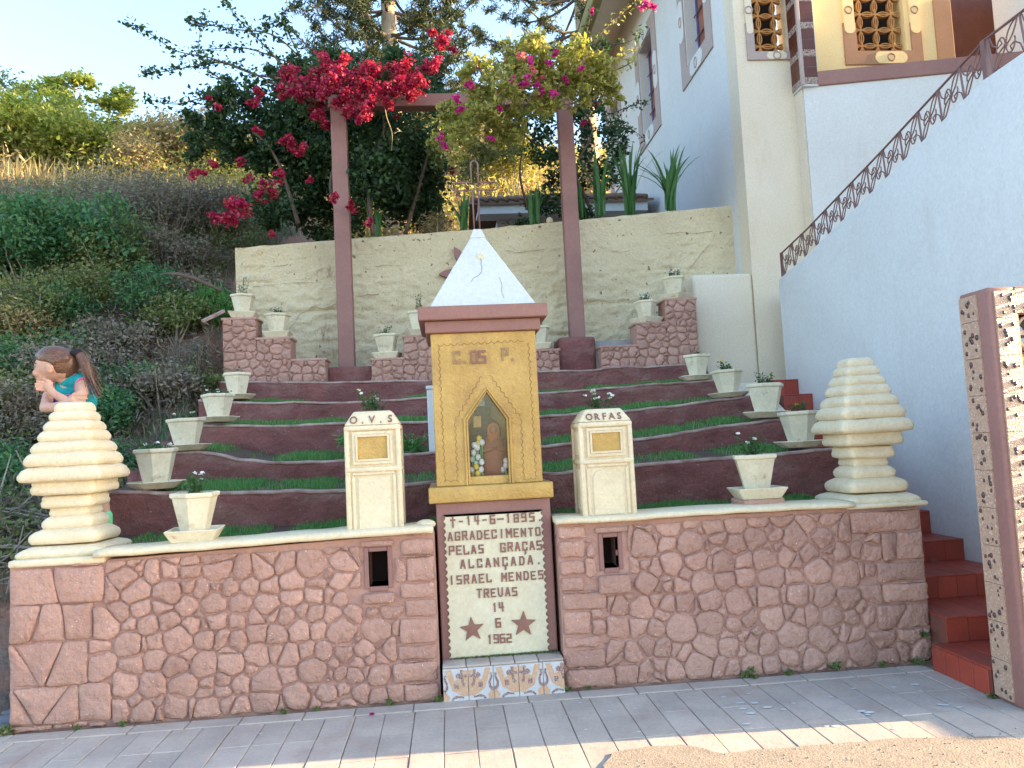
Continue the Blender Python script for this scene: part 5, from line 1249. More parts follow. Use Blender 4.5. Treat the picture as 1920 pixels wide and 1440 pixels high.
# ================================================================== vegetation
def wx(px, Yd): return at(px, 700, Yd).x
def gz(x, y): return float(hill(x, y))
def clump_points(c, r, n, sub=9, tight=.28, flat=1.0):
    """leaf positions gathered in sub-clumps so that gaps stay between them"""
    c = np.array(c); k = max(3, sub); d = rng.normal(size=(k, 3)); d /= np.linalg.norm(d, axis=1)[:, None]
    cc = c+d*(r*rng.uniform(.35, 1.0, k)**.7)[:, None]*np.array([1, 1, flat]); w_ = rng.dirichlet(np.ones(k)*2)
    i = rng.choice(k, n, p=w_); return cc[i]+rng.normal(0, 1, (n, 3))*r*tight*np.array([1, 1, .8*flat])
def shrub(name, label, cat, px, Yd, rad, hgt, mat, n, ls, stems=7, group=None, barkm='twig', zoff=0, aspect=.5, x=None, sub=12, tight=.26, up=.3):
    x = wx(px, Yd) if x is None else x; z = gz(x, Yd)-.03+zoff; root = thing(name, label, cat, (x, Yd, z), group)
    P = []
    for i in range(stems):
        a = random.uniform(0, 2*PI); r_ = rad*random.uniform(.2, .85); h = hgt*random.uniform(.6, 1.0)
        e = Vector((x+r_*math.cos(a), Yd+r_*math.sin(a)*.8, z+h)); b = Vector((x+.1*r_*math.cos(a), Yd+.1*r_*math.sin(a), z)); md = b.lerp(e, .5)+Vector((random.gauss(0, .08), random.gauss(0, .08), .05))*rad
        MB().tube([b, md, e], [max(.012, hgt*.012), max(.008, hgt*.008), .004], 5).build('stem', M[barkm], root)
        m_ = n//stems; P.append(clump_points(md.lerp(e, .6), rad*.42, m_, sub, tight*1.2))
    P = np.concatenate(P); P[:, 2] = np.maximum(P[:, 2], z+.02)
    leaves('foliage', P, rng.uniform(.6, 1.3, len(P))*ls, M[mat], root, aspect, up)
    return root
# --- ground cover on the slope (uncountable)
def scatter(n, x0, x1, y0, y1, f=None, dens=None):
    x = rng.uniform(x0, x1, n); y = rng.uniform(y0, y1, n)
    if dens is not None:
        q = np.array([noise.noise(Vector((a*dens, b*dens, f))) for a, b in zip(x, y)]); k = q > rng.uniform(-.35, .25, n); x, y = x[k], y[k]
    k = ~((x > -2.5) & (y < 9.8)) & ~((x > 3.5) & (y > 8.8) & (y < 17)) & ~((x > .5) & (x < 3.6) & (y > 12.5) & (y < 16.2)); x, y = x[k], y[k]
    k = ~((x > -3.15-.25*np.sin(y*7)) & (y > 9.0) & (y < 11.2) & (rng.uniform(0, 1, len(x)) < .93)); x, y = x[k], y[k]      # the bare red bank
    return np.stack([x, y, hill(x, y)-.02], 1)
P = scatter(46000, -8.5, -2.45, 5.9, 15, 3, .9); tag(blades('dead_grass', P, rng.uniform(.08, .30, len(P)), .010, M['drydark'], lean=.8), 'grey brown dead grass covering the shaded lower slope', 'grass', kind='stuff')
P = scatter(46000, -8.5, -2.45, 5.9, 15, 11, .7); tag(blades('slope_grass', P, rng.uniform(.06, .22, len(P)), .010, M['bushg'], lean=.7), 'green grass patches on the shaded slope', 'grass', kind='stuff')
P = scatter(60000, -14, 9, 15, 40, 5, .35); tag(blades('dry_grass', P, rng.uniform(.25, .75, len(P)), .03, M['dry'], lean=.5), 'tall dry yellow grass on the sunlit upper hill', 'grass', kind='stuff')
c0 = scatter(1500, -8.5, -2.6, 6.3, 15.5, 17, .8); P = (c0[rng.integers(0, len(c0), 95000)]+rng.normal(0, .13, (95000, 3))*np.array([1, 1, .8])+np.array([0, 0, .12])); tag(leaves('scrub', P, rng.uniform(.04, .12, len(P)), M['drydark'], None, .13), 'low tangled brown scrub on the slope', 'scrub', kind='stuff')
c0 = scatter(900, -8.5, -2.6, 6.0, 15, 23, .6); P = (c0[rng.integers(0, len(c0), 85000)]+rng.normal(0, .14, (85000, 3))*np.array([1, 1, .7])+np.array([0, 0, .12])); tag(leaves('green_scrub', P, rng.uniform(.025, .07, len(P)), M['bushm'], None, .5), 'low green creepers on the slope', 'scrub', kind='stuff')
c0 = scatter(900, -14, 8, 15.5, 38, 29, .3); P = (c0[rng.integers(0, len(c0), 60000)]+rng.normal(0, .35, (60000, 3))*np.array([1, 1, .9])+np.array([0, 0, .35])); tag(leaves('hill_scrub', P, rng.uniform(.06, .16, len(P)), M['vegsun'], None, .5), 'yellow green scrub over the sunlit hill', 'scrub', kind='stuff')
c0 = scatter(600, -14, 8, 15.5, 38, 41, .3); P = (c0[rng.integers(0, len(c0), 36000)]+rng.normal(0, .33, (36000, 3))*np.array([1, 1, .9])+np.array([0, 0, .3])); tag(leaves('hill_scrub', P, rng.uniform(.06, .16, len(P)), M['dry'], None, .4), 'straw coloured scrub over the sunlit hill', 'scrub', kind='stuff')
# --- shrubs one can tell apart
G = 'shrubs on the slope left of the garden'
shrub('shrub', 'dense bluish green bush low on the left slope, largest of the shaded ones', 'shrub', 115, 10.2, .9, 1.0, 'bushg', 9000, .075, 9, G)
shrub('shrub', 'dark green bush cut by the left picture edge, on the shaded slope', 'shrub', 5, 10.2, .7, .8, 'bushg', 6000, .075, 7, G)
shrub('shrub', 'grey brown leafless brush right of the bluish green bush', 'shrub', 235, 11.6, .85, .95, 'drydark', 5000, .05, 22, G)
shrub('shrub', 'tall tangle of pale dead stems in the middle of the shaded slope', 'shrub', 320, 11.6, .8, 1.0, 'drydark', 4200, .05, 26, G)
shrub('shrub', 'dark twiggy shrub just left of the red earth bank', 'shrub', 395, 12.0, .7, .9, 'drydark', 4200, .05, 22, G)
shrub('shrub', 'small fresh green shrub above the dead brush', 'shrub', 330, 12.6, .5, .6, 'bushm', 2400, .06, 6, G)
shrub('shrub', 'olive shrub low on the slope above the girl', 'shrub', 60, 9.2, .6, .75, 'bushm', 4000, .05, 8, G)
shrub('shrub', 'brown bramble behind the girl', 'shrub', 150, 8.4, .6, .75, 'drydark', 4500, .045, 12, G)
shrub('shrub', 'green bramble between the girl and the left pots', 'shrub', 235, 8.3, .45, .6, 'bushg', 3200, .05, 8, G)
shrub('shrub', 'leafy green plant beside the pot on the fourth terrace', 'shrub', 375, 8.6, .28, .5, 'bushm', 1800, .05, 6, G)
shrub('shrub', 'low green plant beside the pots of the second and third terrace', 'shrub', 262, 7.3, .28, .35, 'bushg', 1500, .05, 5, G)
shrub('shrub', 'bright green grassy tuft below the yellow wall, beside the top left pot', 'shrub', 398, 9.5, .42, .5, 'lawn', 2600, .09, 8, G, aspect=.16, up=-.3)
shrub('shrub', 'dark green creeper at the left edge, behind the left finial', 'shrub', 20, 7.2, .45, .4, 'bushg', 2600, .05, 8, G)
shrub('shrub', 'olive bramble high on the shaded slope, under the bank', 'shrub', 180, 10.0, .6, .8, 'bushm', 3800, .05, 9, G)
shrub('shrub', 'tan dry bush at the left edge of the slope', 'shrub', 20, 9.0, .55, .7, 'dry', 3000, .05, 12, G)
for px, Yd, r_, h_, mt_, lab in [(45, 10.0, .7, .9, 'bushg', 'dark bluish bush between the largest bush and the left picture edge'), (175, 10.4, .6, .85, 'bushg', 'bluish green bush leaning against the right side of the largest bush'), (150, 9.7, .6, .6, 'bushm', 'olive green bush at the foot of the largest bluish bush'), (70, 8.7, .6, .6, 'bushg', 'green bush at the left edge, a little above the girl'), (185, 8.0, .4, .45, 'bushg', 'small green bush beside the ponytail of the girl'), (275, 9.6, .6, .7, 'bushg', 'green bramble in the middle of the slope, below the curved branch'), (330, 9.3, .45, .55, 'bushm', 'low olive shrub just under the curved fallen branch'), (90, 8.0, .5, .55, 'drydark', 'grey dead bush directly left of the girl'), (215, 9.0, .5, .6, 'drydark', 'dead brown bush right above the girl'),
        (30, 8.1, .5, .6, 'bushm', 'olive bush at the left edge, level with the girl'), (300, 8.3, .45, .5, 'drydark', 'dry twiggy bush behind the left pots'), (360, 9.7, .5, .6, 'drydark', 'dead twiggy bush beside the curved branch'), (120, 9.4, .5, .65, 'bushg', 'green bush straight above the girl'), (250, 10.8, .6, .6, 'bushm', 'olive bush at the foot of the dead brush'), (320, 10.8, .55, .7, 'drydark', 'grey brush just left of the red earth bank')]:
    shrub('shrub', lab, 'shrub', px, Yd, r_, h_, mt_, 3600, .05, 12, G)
GU = 'sunlit shrubs on the crest of the hill'
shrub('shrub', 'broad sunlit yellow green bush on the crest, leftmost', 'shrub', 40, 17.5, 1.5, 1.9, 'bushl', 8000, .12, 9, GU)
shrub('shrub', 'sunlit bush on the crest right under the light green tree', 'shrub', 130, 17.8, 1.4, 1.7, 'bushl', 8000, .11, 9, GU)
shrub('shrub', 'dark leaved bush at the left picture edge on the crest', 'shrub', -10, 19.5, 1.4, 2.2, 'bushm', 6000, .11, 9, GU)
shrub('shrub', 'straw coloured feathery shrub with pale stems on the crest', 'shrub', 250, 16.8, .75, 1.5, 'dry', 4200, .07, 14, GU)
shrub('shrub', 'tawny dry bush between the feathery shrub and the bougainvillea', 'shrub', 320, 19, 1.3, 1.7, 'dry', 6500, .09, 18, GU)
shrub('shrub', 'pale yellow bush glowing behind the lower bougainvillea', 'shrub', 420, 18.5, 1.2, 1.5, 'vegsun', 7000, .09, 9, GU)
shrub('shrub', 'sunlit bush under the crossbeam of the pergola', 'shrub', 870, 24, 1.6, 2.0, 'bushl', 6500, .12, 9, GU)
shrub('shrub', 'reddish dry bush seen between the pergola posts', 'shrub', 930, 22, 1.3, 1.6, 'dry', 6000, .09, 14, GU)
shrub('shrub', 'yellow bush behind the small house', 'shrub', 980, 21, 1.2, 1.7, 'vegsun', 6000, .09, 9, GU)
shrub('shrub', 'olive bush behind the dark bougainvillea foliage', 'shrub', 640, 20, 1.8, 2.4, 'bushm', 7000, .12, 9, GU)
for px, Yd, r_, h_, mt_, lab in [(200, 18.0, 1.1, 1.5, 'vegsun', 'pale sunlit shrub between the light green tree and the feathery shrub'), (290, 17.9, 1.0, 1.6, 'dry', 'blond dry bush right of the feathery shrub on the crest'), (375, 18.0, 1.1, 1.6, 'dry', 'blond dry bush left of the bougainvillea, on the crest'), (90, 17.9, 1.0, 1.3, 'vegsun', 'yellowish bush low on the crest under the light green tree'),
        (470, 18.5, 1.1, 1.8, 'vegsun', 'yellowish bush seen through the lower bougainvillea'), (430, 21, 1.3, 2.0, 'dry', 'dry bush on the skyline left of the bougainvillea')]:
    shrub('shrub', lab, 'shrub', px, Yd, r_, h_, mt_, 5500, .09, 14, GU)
# light green broad-leaved tree on the crest
x = wx(165, 21); z = gz(x, 21); tr = thing('tree', 'light green broad-leaved tree standing on the sunlit crest of the hill', 'tree', (x, 21, z))
MB().tube([(x+.5, 21, z-.1), (x+.3, 21, z+1.0), (x, 21.1, z+1.9)], [.10, .08, .05], 8).build('trunk', M['palebark'], tr, smooth=True)
P = []
for i in range(26):
    a = random.uniform(0, 2*PI); e = Vector((x+random.uniform(-1.35, 1.2), 21+random.uniform(-.7, .7), z+random.uniform(1.0, 3.0))); b = Vector((x+.2, 21, z+1.1))
    MB().tube([b, b.lerp(e, .5)+Vector((0, 0, -.08)), e], [.035, .022, .009], 5).build('limb', M['palebark'], tr); P.append(clump_points(e, .42, 300, 6, .30, .6))
leaves('crown', np.concatenate(P), .14, M['bushl'], tr, .6, .5)
# fallen curved branch, plank, dry sticks
b0 = [at(*p) for p in ((305, 513, 9.0), (335, 514, 9.0), (365, 522, 9.0), (395, 535, 9.0), (415, 545, 9.0))]
br = thing('fallen_branch', 'dark curved fallen branch lying on the slope left of the yellow wall', 'branch', b0[0]); MB().tube(b0, [.010, .022, .024, .022, .016], 7).build('wood', M['bark'], br, smooth=True)
pl = [at(380, 602, 8.6), at(420, 583, 8.9)]; MB().tube([pl[0], pl[1]], .022, 4).build('plank', M['wornlip'], None); tag(bpy.data.objects['plank'], 'pale weathered plank on the slope beside the left stone block', 'plank')
bp = thing('brush_pile', 'heap of dry grey sticks at the left edge behind the left finial', 'brush pile', at(30, 850, 6.2))
for i in range(34):
    a = at(random.uniform(-40, 95), random.uniform(770, 900), random.uniform(5.9, 6.7)); a.z = gz(a.x, a.y)+random.uniform(.0, .28)
    d = Vector((random.gauss(0, 1), random.gauss(0, .5), random.gauss(0, .35))).normalized()*random.uniform(.25, .6)
    MB().tube([a-d, a+Vector((0, 0, random.gauss(0, .05))), a+d], [.004, .008, .004], 5).build('stick', M['twig'], bp)
# --- bougainvillea
def whip(root, pts, Yd, mat, n, ls, r0=.012, barkm='bark'):
    W = [at(px, py, Yd+dy) for px, py, dy in pts]; Q = []
    for i in range(len(W)-1):
        for k in range(6): 
            t = k/6; p0, p1, p2, p3 = W[max(i-1, 0)], W[i], W[i+1], W[min(i+2, len(W)-1)]
            Q.append(.5*((2*p1)+(p2-p0)*t+(2*p0-5*p1+4*p2-p3)*t*t+(3*p1-p0-3*p2+p3)*t**3))
    Q.append(W[-1]); L = len(Q)
    MB().tube(Q, [r0*(1-.75*i/L) for i in range(L)], 5).build('cane', M[barkm], root, smooth=True)
    if n:
        P = []
        for _ in range(n):
            f = random.uniform(.05, .999)**.9*(L-1); i = int(f); P.append(Q[i].lerp(Q[min(i+1, L-1)], f-i)+Vector((random.gauss(0, .035), random.gauss(0, .035), random.gauss(0, .035))))
        leaves('foliage', np.array([tuple(p) for p in P]), rng.uniform(.6, 1.2, n)*ls, M[mat], root, .55)
def mass(root, blobs, Yd, depth, mat, per, ls, name='foliage', sub=16, tight=.22):
    P = []
    for px, py, r in blobs:
        rr = r*Yd/FPX; c = at(px, py, Yd+random.uniform(-depth, depth)*.5); n = int(per*(r/60)**2); q = clump_points((0, 0, 0), rr, n, sub, tight); q[:, 1] *= min(1.3, depth/rr) if rr > 0 else 1
        P.append(q+np.array(c))
    P = np.concatenate(P); return leaves(name, P, rng.uniform(.6, 1.3, len(P))*ls, M[mat], root, .58)
def blooms(root, L, Yd, mat, per=70, ls=.042, name='flower_cluster'):
    for px, py, r in L:
        r *= 1.2
        c = at(px, py, Yd+random.uniform(-.25, .1)); rr = r*Yd/FPX; n = int(per*(r/12)**1.6)+14
        P = clump_points(tuple(c), rr*1.0, n, max(5, int(r/2.5)), .24); tag(leaves(name, P, rng.uniform(.7, 1.3, n)*ls, M[mat], root, .75), kind='stuff')
bg_ = thing('bougainvillea', 'large dark green bougainvillea with crimson flowers climbing over the left pergola post', 'climbing shrub', at(700, 430, 10.2))
mass(bg_, [(700, 300, 95), (640, 255, 80), (575, 235, 80), (750, 350, 75), (690, 370, 90), (620, 330, 70), (470, 250, 62), (385, 235, 36), (430, 215, 50), (600, 185, 62), (520, 200, 60), (560, 380, 52), (500, 400, 40), (800, 300, 45), (530, 290, 50), (640, 140, 44), (560, 150, 38), (760, 145, 46), (700, 160, 56), (805, 165, 42), (790, 400, 40), (600, 420, 45), (740, 250, 70), (370, 265, 22), (360, 290, 14), (600, 120, 24), (520, 135, 26)], 10.35, .9, 'vegs', 2300, .075, sub=20, tight=.20)
blooms(bg_, [(610, 130, 22), (640, 160, 26), (570, 162, 26), (550, 142, 18), (590, 185, 18), (535, 170, 14), (600, 155, 22), (485, 170, 9), (475, 193, 9), (412, 198, 7), (390, 182, 5), (483, 247, 9), (540, 268, 13), (556, 277, 11), (605, 215, 14), (612, 235, 10), (372, 328, 11), (405, 308, 8), (452, 303, 6), (470, 335, 9), (500, 352, 17), (524, 330, 11), (488, 372, 11), (430, 395, 22), (408, 408, 10), (452, 385, 11), (580, 338, 6), (510, 440, 5)], 9.30, 'red', 150)
blooms(bg_, [(645, 125, 14), (662, 158, 24), (650, 198, 18), (700, 150, 24), (722, 170, 14), (760, 140, 24), (782, 165, 18), (802, 135, 18), (822, 120, 13), (775, 182, 10), (688, 208, 13), (630, 188, 12), (835, 72, 14), (820, 86, 9), (850, 96, 7), (812, 64, 7), (660, 390, 9), (690, 415, 6), (628, 370, 9), (674, 225, 8), (735, 125, 10), (655, 215, 9), (700, 188, 13), (730, 192, 11), (680, 140, 16), (740, 160, 16), (625, 150, 16), (610, 170, 14)], 8.95, 'red', 150)
blooms(bg_, [(850, 320, 7), (1115, 195, 7), (1097, 230, 7), (740, 222, 6), (780, 250, 8)], 9.9, 'red', 60)
for k, (pts, n) in enumerate([([(560, 150, 0), (480, 140, 0), (400, 110, -.2), (330, 95, -.2), (280, 62, -.3), (232, 40, -.3)], 190), ([(540, 170, 0), (430, 120, 0), (360, 125, 0), (300, 135, 0), (268, 132, 0)], 200), ([(560, 170, 0), (510, 100, 0), (470, 60, 0), (430, 15, 0), (420, -10, 0)], 130),
    ([(600, 150, 0), (520, 70, 0), (440, 55, 0), (380, 45, 0), (355, 37, 0)], 220), ([(450, 200, 0), (400, 180, 0), (330, 195, 0), (275, 185, 0)], 150), ([(620, 130, 0), (560, 70, 0), (520, 40, 0), (490, 48, 0)], 160), ([(480, 200, 0), (430, 160, .2), (390, 130, .2), (372, 100, .2), (382, 15, .2)], 110), ([(590, 160, 0), (540, 60, 0), (530, 25, 0), (570, 8, 0)], 110), ([(600, 140, 0), (480, 95, .1), (430, 90, .1), (365, 95, .1)], 120),
    ([(700, 440, -.5), (690, 330, -.4), (720, 240, -.4), (700, 170, -.3)], 0), ([(650, 440, -.3), (620, 350, -.3), (640, 250, -.3), (600, 180, -.2)], 0), ([(760, 440, 0), (800, 300, -.2), (830, 200, -.4)], 0), ([(560, 420, 0), (520, 300, 0), (470, 240, 0)], 0)]):
    whip(bg_, pts, 9.9, 'vegs', n, .07, .030 if k > 8 else .012)
mg_ = thing('bougainvillea', 'sunlit yellow green bougainvillea with magenta flowers over the right pergola post', 'climbing shrub', at(1100, 400, 9.9))
mass(mg_, [(930, 190, 48), (990, 165, 58), (1050, 145, 50), (1105, 150, 42), (955, 125, 42), (905, 215, 42), (865, 245, 34), (1140, 165, 24), (825, 262, 24), (1000, 110, 40), (960, 235, 34), (1075, 120, 36), (895, 140, 34), (930, 262, 24), (850, 285, 22), (1020, 195, 30), (1085, 180, 26), (1130, 145, 30), (1065, 100, 32), (1152, 178, 20), (842, 205, 24), (1000, 80, 24), (1120, 120, 24)], 8.30, .40, 'vegsun', 1700, .062, sub=22, tight=.17)
mass(mg_, [(900, 285, 34), (880, 320, 26), (950, 280, 30), (820, 290, 26)], 9.3, .4, 'bushm', 1500, .06)
mass(mg_, [(1090, 230, 42), (1125, 290, 42), (1000, 235, 42), (1035, 320, 36), (1150, 245, 32), (1085, 330, 40), (1020, 280, 34), (960, 215, 34), (1105, 205, 34), (1140, 330, 26), (1050, 380, 34), (1010, 385, 26), (930, 240, 26), (1080, 400, 30)], 10.3, .6, 'vegs', 1300, .065)
blooms(mg_, [(858, 185, 7), (863, 208, 8), (825, 255, 6), (835, 270, 7), (920, 262, 6), (985, 150, 9), (995, 115, 7), (1015, 170, 7), (1042, 97, 6), (900, 125, 5), (1005, 158, 6), (1030, 120, 6), (960, 150, 6), (1060, 150, 5), (935, 205, 6), (880, 160, 6), (1090, 130, 5), (1040, 175, 6)], 8.0, 'magenta', 80, .038)
blooms(mg_, [(950, 120, 9), (975, 105, 9), (930, 140, 8), (1000, 130, 8), (1015, 148, 7), (890, 165, 6), (940, 175, 7)], 8.1, 'pinkbr', 40, .036)
blooms(mg_, [(1212, 5, 9), (1222, 14, 7), (1204, 15, 6), (1110, 20, 5)], 8.2, 'magenta', 55, .038)
for k, (pts, Yd, n) in enumerate([([(1080, 120, 0), (1100, 90, 0), (1150, 40, 0), (1190, 5, 0), (1215, 0, 0)], 8.4, 90), ([(1130, 135, 0), (1160, 110, 0), (1195, 92, 0)], 8.4, 60), ([(1130, 140, 0), (1170, 125, 0), (1190, 112, 0)], 8.4, 50), ([(1100, 90, 0), (1130, 80, 0), (1135, 100, 0)], 8.4, 130), ([(1130, 220, 0), (1180, 200, 0), (1215, 190, 0)], 9.6, 60), ([(1130, 240, 0), (1170, 235, 0), (1210, 262, 0)], 9.6, 70),
    ([(1100, 410, 0), (1080, 320, 0), (1110, 240, 0), (1060, 170, -.4)], 10, 0), ([(1110, 400, 0), (1060, 300, 0), (990, 260, 0), (960, 200, -.6)], 10, 0), ([(1000, 420, 0), (975, 330, 0), (985, 250, 0)], 10.2, 0), ([(1080, 130, 0), (1100, 60, 0), (1108, 22, 0)], 8.4, 40), ([(1120, 110, 0), (1140, 85, 0), (1180, 78, 0), (1200, 60, 0)], 8.4, 60)]):
    whip(mg_, pts, Yd, 'vegsun' if k < 3 else 'vegs', n, .055, .022 if 5 < k < 9 else .009)
mass(bg_, [(600, 150, 34), (640, 185, 30), (690, 130, 34), (740, 160, 34), (800, 140, 30), (560, 180, 28), (480, 360, 26), (430, 390, 18)], 9.15, .3, 'vegs', 700, .06)
whip(bg_, [(720, 190, 0), (725, 220, 0), (735, 250, 0), (734, 283, 0)], 8.9, 'vegs', 4, .03, .008, 'palebark')
# --- strap-leaved plants on top of the yellow wall
def strap_leaf(root, base, h, out, ang, wd):
    n = 7; d = Vector((math.cos(ang), math.sin(ang)*.7, 0)); s = Vector((-math.sin(ang), math.cos(ang)*.9, 0)); V = []; F = []
    for i in range(n+1):
        t = i/n; p = base+d*(out*t**1.7)+Vector((0, 0, h*(t-.42*max(0, out/h)*t**3))); w_ = wd*(math.sin(PI*min(1, .18+.82*t)))**.7*.5
        V += [p-s*w_+Vector((0, 0, w_*.35)), p, p+s*w_+Vector((0, 0, w_*.35))]
    for i in range(n): F += [(3*i, 3*i+1, 3*i+4, 3*i+3), (3*i+1, 3*i+2, 3*i+5, 3*i+4)]
    return MB().add(V, F).build('leaf', M['corn'], root, fix=False, smooth=True)
def strap(label, px, py, Yd, h, n, spread):
    b = at(px, py, Yd); root = thing('strap_leaf_plant', label, 'plant', b, 'strap-leaved plants on the yellow wall')
    for k in range(n): 
        a = random.uniform(0, 2*PI); hh = h*random.uniform(.65, 1.05); strap_leaf(root, b+Vector((random.gauss(0, .03), random.gauss(0, .03), 0)), hh, spread*random.uniform(.15, 1.0)*hh, a, .042*random.uniform(.8, 1.2))
strap('tall strap-leaved plant just right of the right pergola post', 1125, 405, 9.75, .95, 20, .45)
strap('tallest strap-leaved plant, second right of the pergola, against the white church wall', 1182, 402, 9.7, 1.05, 26, .55)
strap('strap-leaved plant with arching leaves near the church corner', 1258, 395, 9.65, .90, 26, .75)
strap('short strap-leaved plant below the dark bougainvillea, right of the left post', 705, 445, 9.7, .50, 16, .5)
strap('strap-leaved plant before the small white house', 1003, 422, 9.7, .60, 14, .3)
strap('thin strap-leaved plant left of the wire cross', 868, 432, 9.7, .55, 16, .5)
strap('small strap-leaved plant right behind the right pergola post', 1088, 410, 9.9, .6, 12, .3)
shrub('shrub', 'dark leafy plant under the roof of the small house', 'shrub', 1010, 10.0, .35, .35, 'vegs', 1300, .06, 5, None)
shrub('shrub', 'brown grassy weeds on the yellow wall left of the wire cross', 'shrub', 820, 9.9, .4, .4, 'dry', 900, .07, 8, None, aspect=.15)
# --- araucarias beyond
def araucaria(label, px, Yd, z0, z1, whorls, reach, seed):
    R = random.Random(seed); x = wx(px, Yd); x = at(px, 60, Yd).x; zb = gz(x, Yd); root = thing('araucaria', label, 'tree', (x, Yd, zb), 'araucarias behind the garden')
    MB().tube([(x, Yd, zb-.2), (x+.05, Yd, (zb+z0)/2), (x, Yd, z1)], [.30, .24, .12], 10).build('trunk', M['palebark'], root, smooth=True)
    P = []
    for i in range(whorls):
        z = z0+(z1-z0)*i/(whorls-1); nb = R.randint(6, 8)
        for k in range(nb):
            a = 2*PI*(k+R.random()*.6)/nb+i*.5; L = reach*R.uniform(.7, 1.1)*(1-.35*i/whorls); d = Vector((math.cos(a), math.sin(a), 0)); Q = []
            for t in range(8): u = t/7; Q.append(Vector((x, Yd, z))+d*(L*u)+Vector((0, 0, L*(-.18*math.sin(PI*u*.9)+.20*u*u))))
            MB().tube(Q, [.045*(1-.8*t/7) for t in range(8)], 5).build('branch', M['bark'], root)
            for t in range(3, 8):
                for q in range(3):
                    dd = Vector((R.gauss(0, 1), R.gauss(0, 1), R.gauss(0, .6))).normalized(); e = Q[t]+dd*.32*R.uniform(.6, 1.3)
                    for s in range(46):
                        u = R.random(); c = Q[t].lerp(e, u); P.append((c.x+R.gauss(0, .055), c.y+R.gauss(0, .055), c.z+R.gauss(0, .055)))
    leaves('foliage', np.array(P), rng.uniform(.10, .19, len(P)), M['arau'], root, .16, 0)
araucaria('araucaria tree with a pale trunk behind the crimson bougainvillea', 728, 17.5, 9.7, 13.8, 8, 2.3, 3)
araucaria('araucaria tree with long bare boughs behind the church roof edge', 1090, 20.5, 11.6, 16.5, 6, 4.0, 8)
# --- weeds at the foot of the walls
def weed(label, x, y, z, r, n, mat='bushm', ls=.022):
    root = thing('weed', label, 'weed', (x, y, z), 'weeds at the foot of the front wall'); P = clump_points((x, y, z+r*.4), r*.7, n, 5, .3); P[:, 2] = np.maximum(P[:, 2], z+.004); P[:, 1] = np.minimum(P[:, 1], y+.01)
    leaves('foliage', P, rng.uniform(.6, 1.2, n)*ls, M[mat], root, .5)
    for k in range(3): MB().tube([(x, y, z), (x+random.gauss(0, r*.4), y-.005, z+r*.7)], .0015, 4).build('stem', M['potleaf'], root)
for lab, px, py, r, n in [('weed tuft at the far left end of the wall foot', 10, 1372, .06, 260), ('small weed at the wall foot under the left quoins', 145, 1362, .025, 70), ('flat weed at the wall foot, second from the left end', 232, 1357, .03, 90), ('small weed at the wall foot below the middle of the left wall', 530, 1333, .028, 80), ('tiny weed at the wall foot midway to the shrine', 592, 1328, .02, 50),
        ('weed beside the fallen flower left of the shrine', 730, 1320, .03, 90), ('bright weed in the corner left of the mosaic step', 822, 1278, .035, 130), ('dark weed in the corner right of the mosaic step', 1063, 1290, .025, 80), ('small weed at the wall foot right of the mosaic step', 1105, 1288, .025, 60), ('broad weed patch at the wall foot, centre of the right wall', 1410, 1268, .05, 240), ('low weed right of the broad weed patch', 1480, 1262, .035, 130), ('weed patch at the wall foot left of the red steps', 1570, 1255, .05, 240), ('small weed between that patch and the red steps', 1655, 1250, .03, 90), ('weed growing at the wall corner by the red steps', 1722, 1245, .045, 160)]:
    p = at(px, py, 4.65); weed(lab, p.x, 4.655 if px > 20 else 4.68, .006, r, n)
p = at(1742, 1207, 4.62); weed('bright green weed on the corner of the lowest red step', p.x-.005, 4.66, .16, .04, 150)
p = at(1862, 1298, 3.98); weed('small weed at the base of the lattice panel', 2.775, 4.02, .004, .03, 70)
for k in range(46):
    pass
P = np.stack([rng.uniform(-.04, .60, 1500), rng.uniform(4.77, 4.798, 1500), np.full(1500, .20)], 1); P = P[rng.uniform(0, 1, 1500) < (.25+.75*((P[:, 0]+.05)/.65))]
tag(blades('moss_line', P, .014, .004, M['bushm'], lean=.7), 'line of moss where the plaque meets the mosaic step', 'moss', kind='stuff')
tf = thing('leafy_tuft', 'large green grassy tuft on the second terrace just left of the O.V.S pillar', 'plant', (-.78, 6.62, 1.42)); P = clump_points((-.78, 6.65, 1.48), .13, 500, 6, .35); P[:, 2] = np.maximum(P[:, 2], 1.4); leaves('foliage', P, .075, M['lawn'], tf, .2, .0)
tf = thing('leafy_tuft', 'green grassy tuft on the second terrace just right of the O.V.S pillar', 'plant', (-.32, 6.6, 1.42)); P = clump_points((-.32, 6.62, 1.46), .12, 420, 6, .35); P[:, 2] = np.maximum(P[:, 2], 1.4); leaves('foliage', P, .07, M['lawn'], tf, .2, .0)
# litter
fl_ = thing('fallen_flower', 'crimson bougainvillea flower dropped on the pavement left of the shrine', 'flower', (0, 0, 0)); c = at(699, 1323, 4.55); leaves('petals', np.array([[c.x+random.gauss(0, .006), 4.5, .014] for _ in range(14)]), .02, M['magenta'], fl_, .8)
for lab, px, py, w_ in [('small white paper scrap on the grass left of the left finial', 40, 1028, 0)]:
    MB().box(-2.75, -2.66, 5.9, 5.93, .52, .535).build('paper_scrap', M['offwhite'], None); tag(bpy.data.objects['paper_scrap'], lab, 'litter')
st = MB()
for _ in range(26):
    a, b = random.uniform(1.3, 2.75), random.uniform(3.65, 4.4); r_ = random.uniform(.006, .02); st.ball((a, b, .0035), r_, 9, 4, (1.4, .8, .06))
for _ in range(16):
    a, b = random.uniform(-2.2, 1.3), random.uniform(3.7, 4.5); r_ = random.uniform(.004, .009); st.ball((a, b, .0035), r_, 8, 4, (1.4, .8, .06))
tag(st.build('droppings', M['offwhite'], None), 'pale spatters on the shaded pavers', 'spatter', kind='stuff')
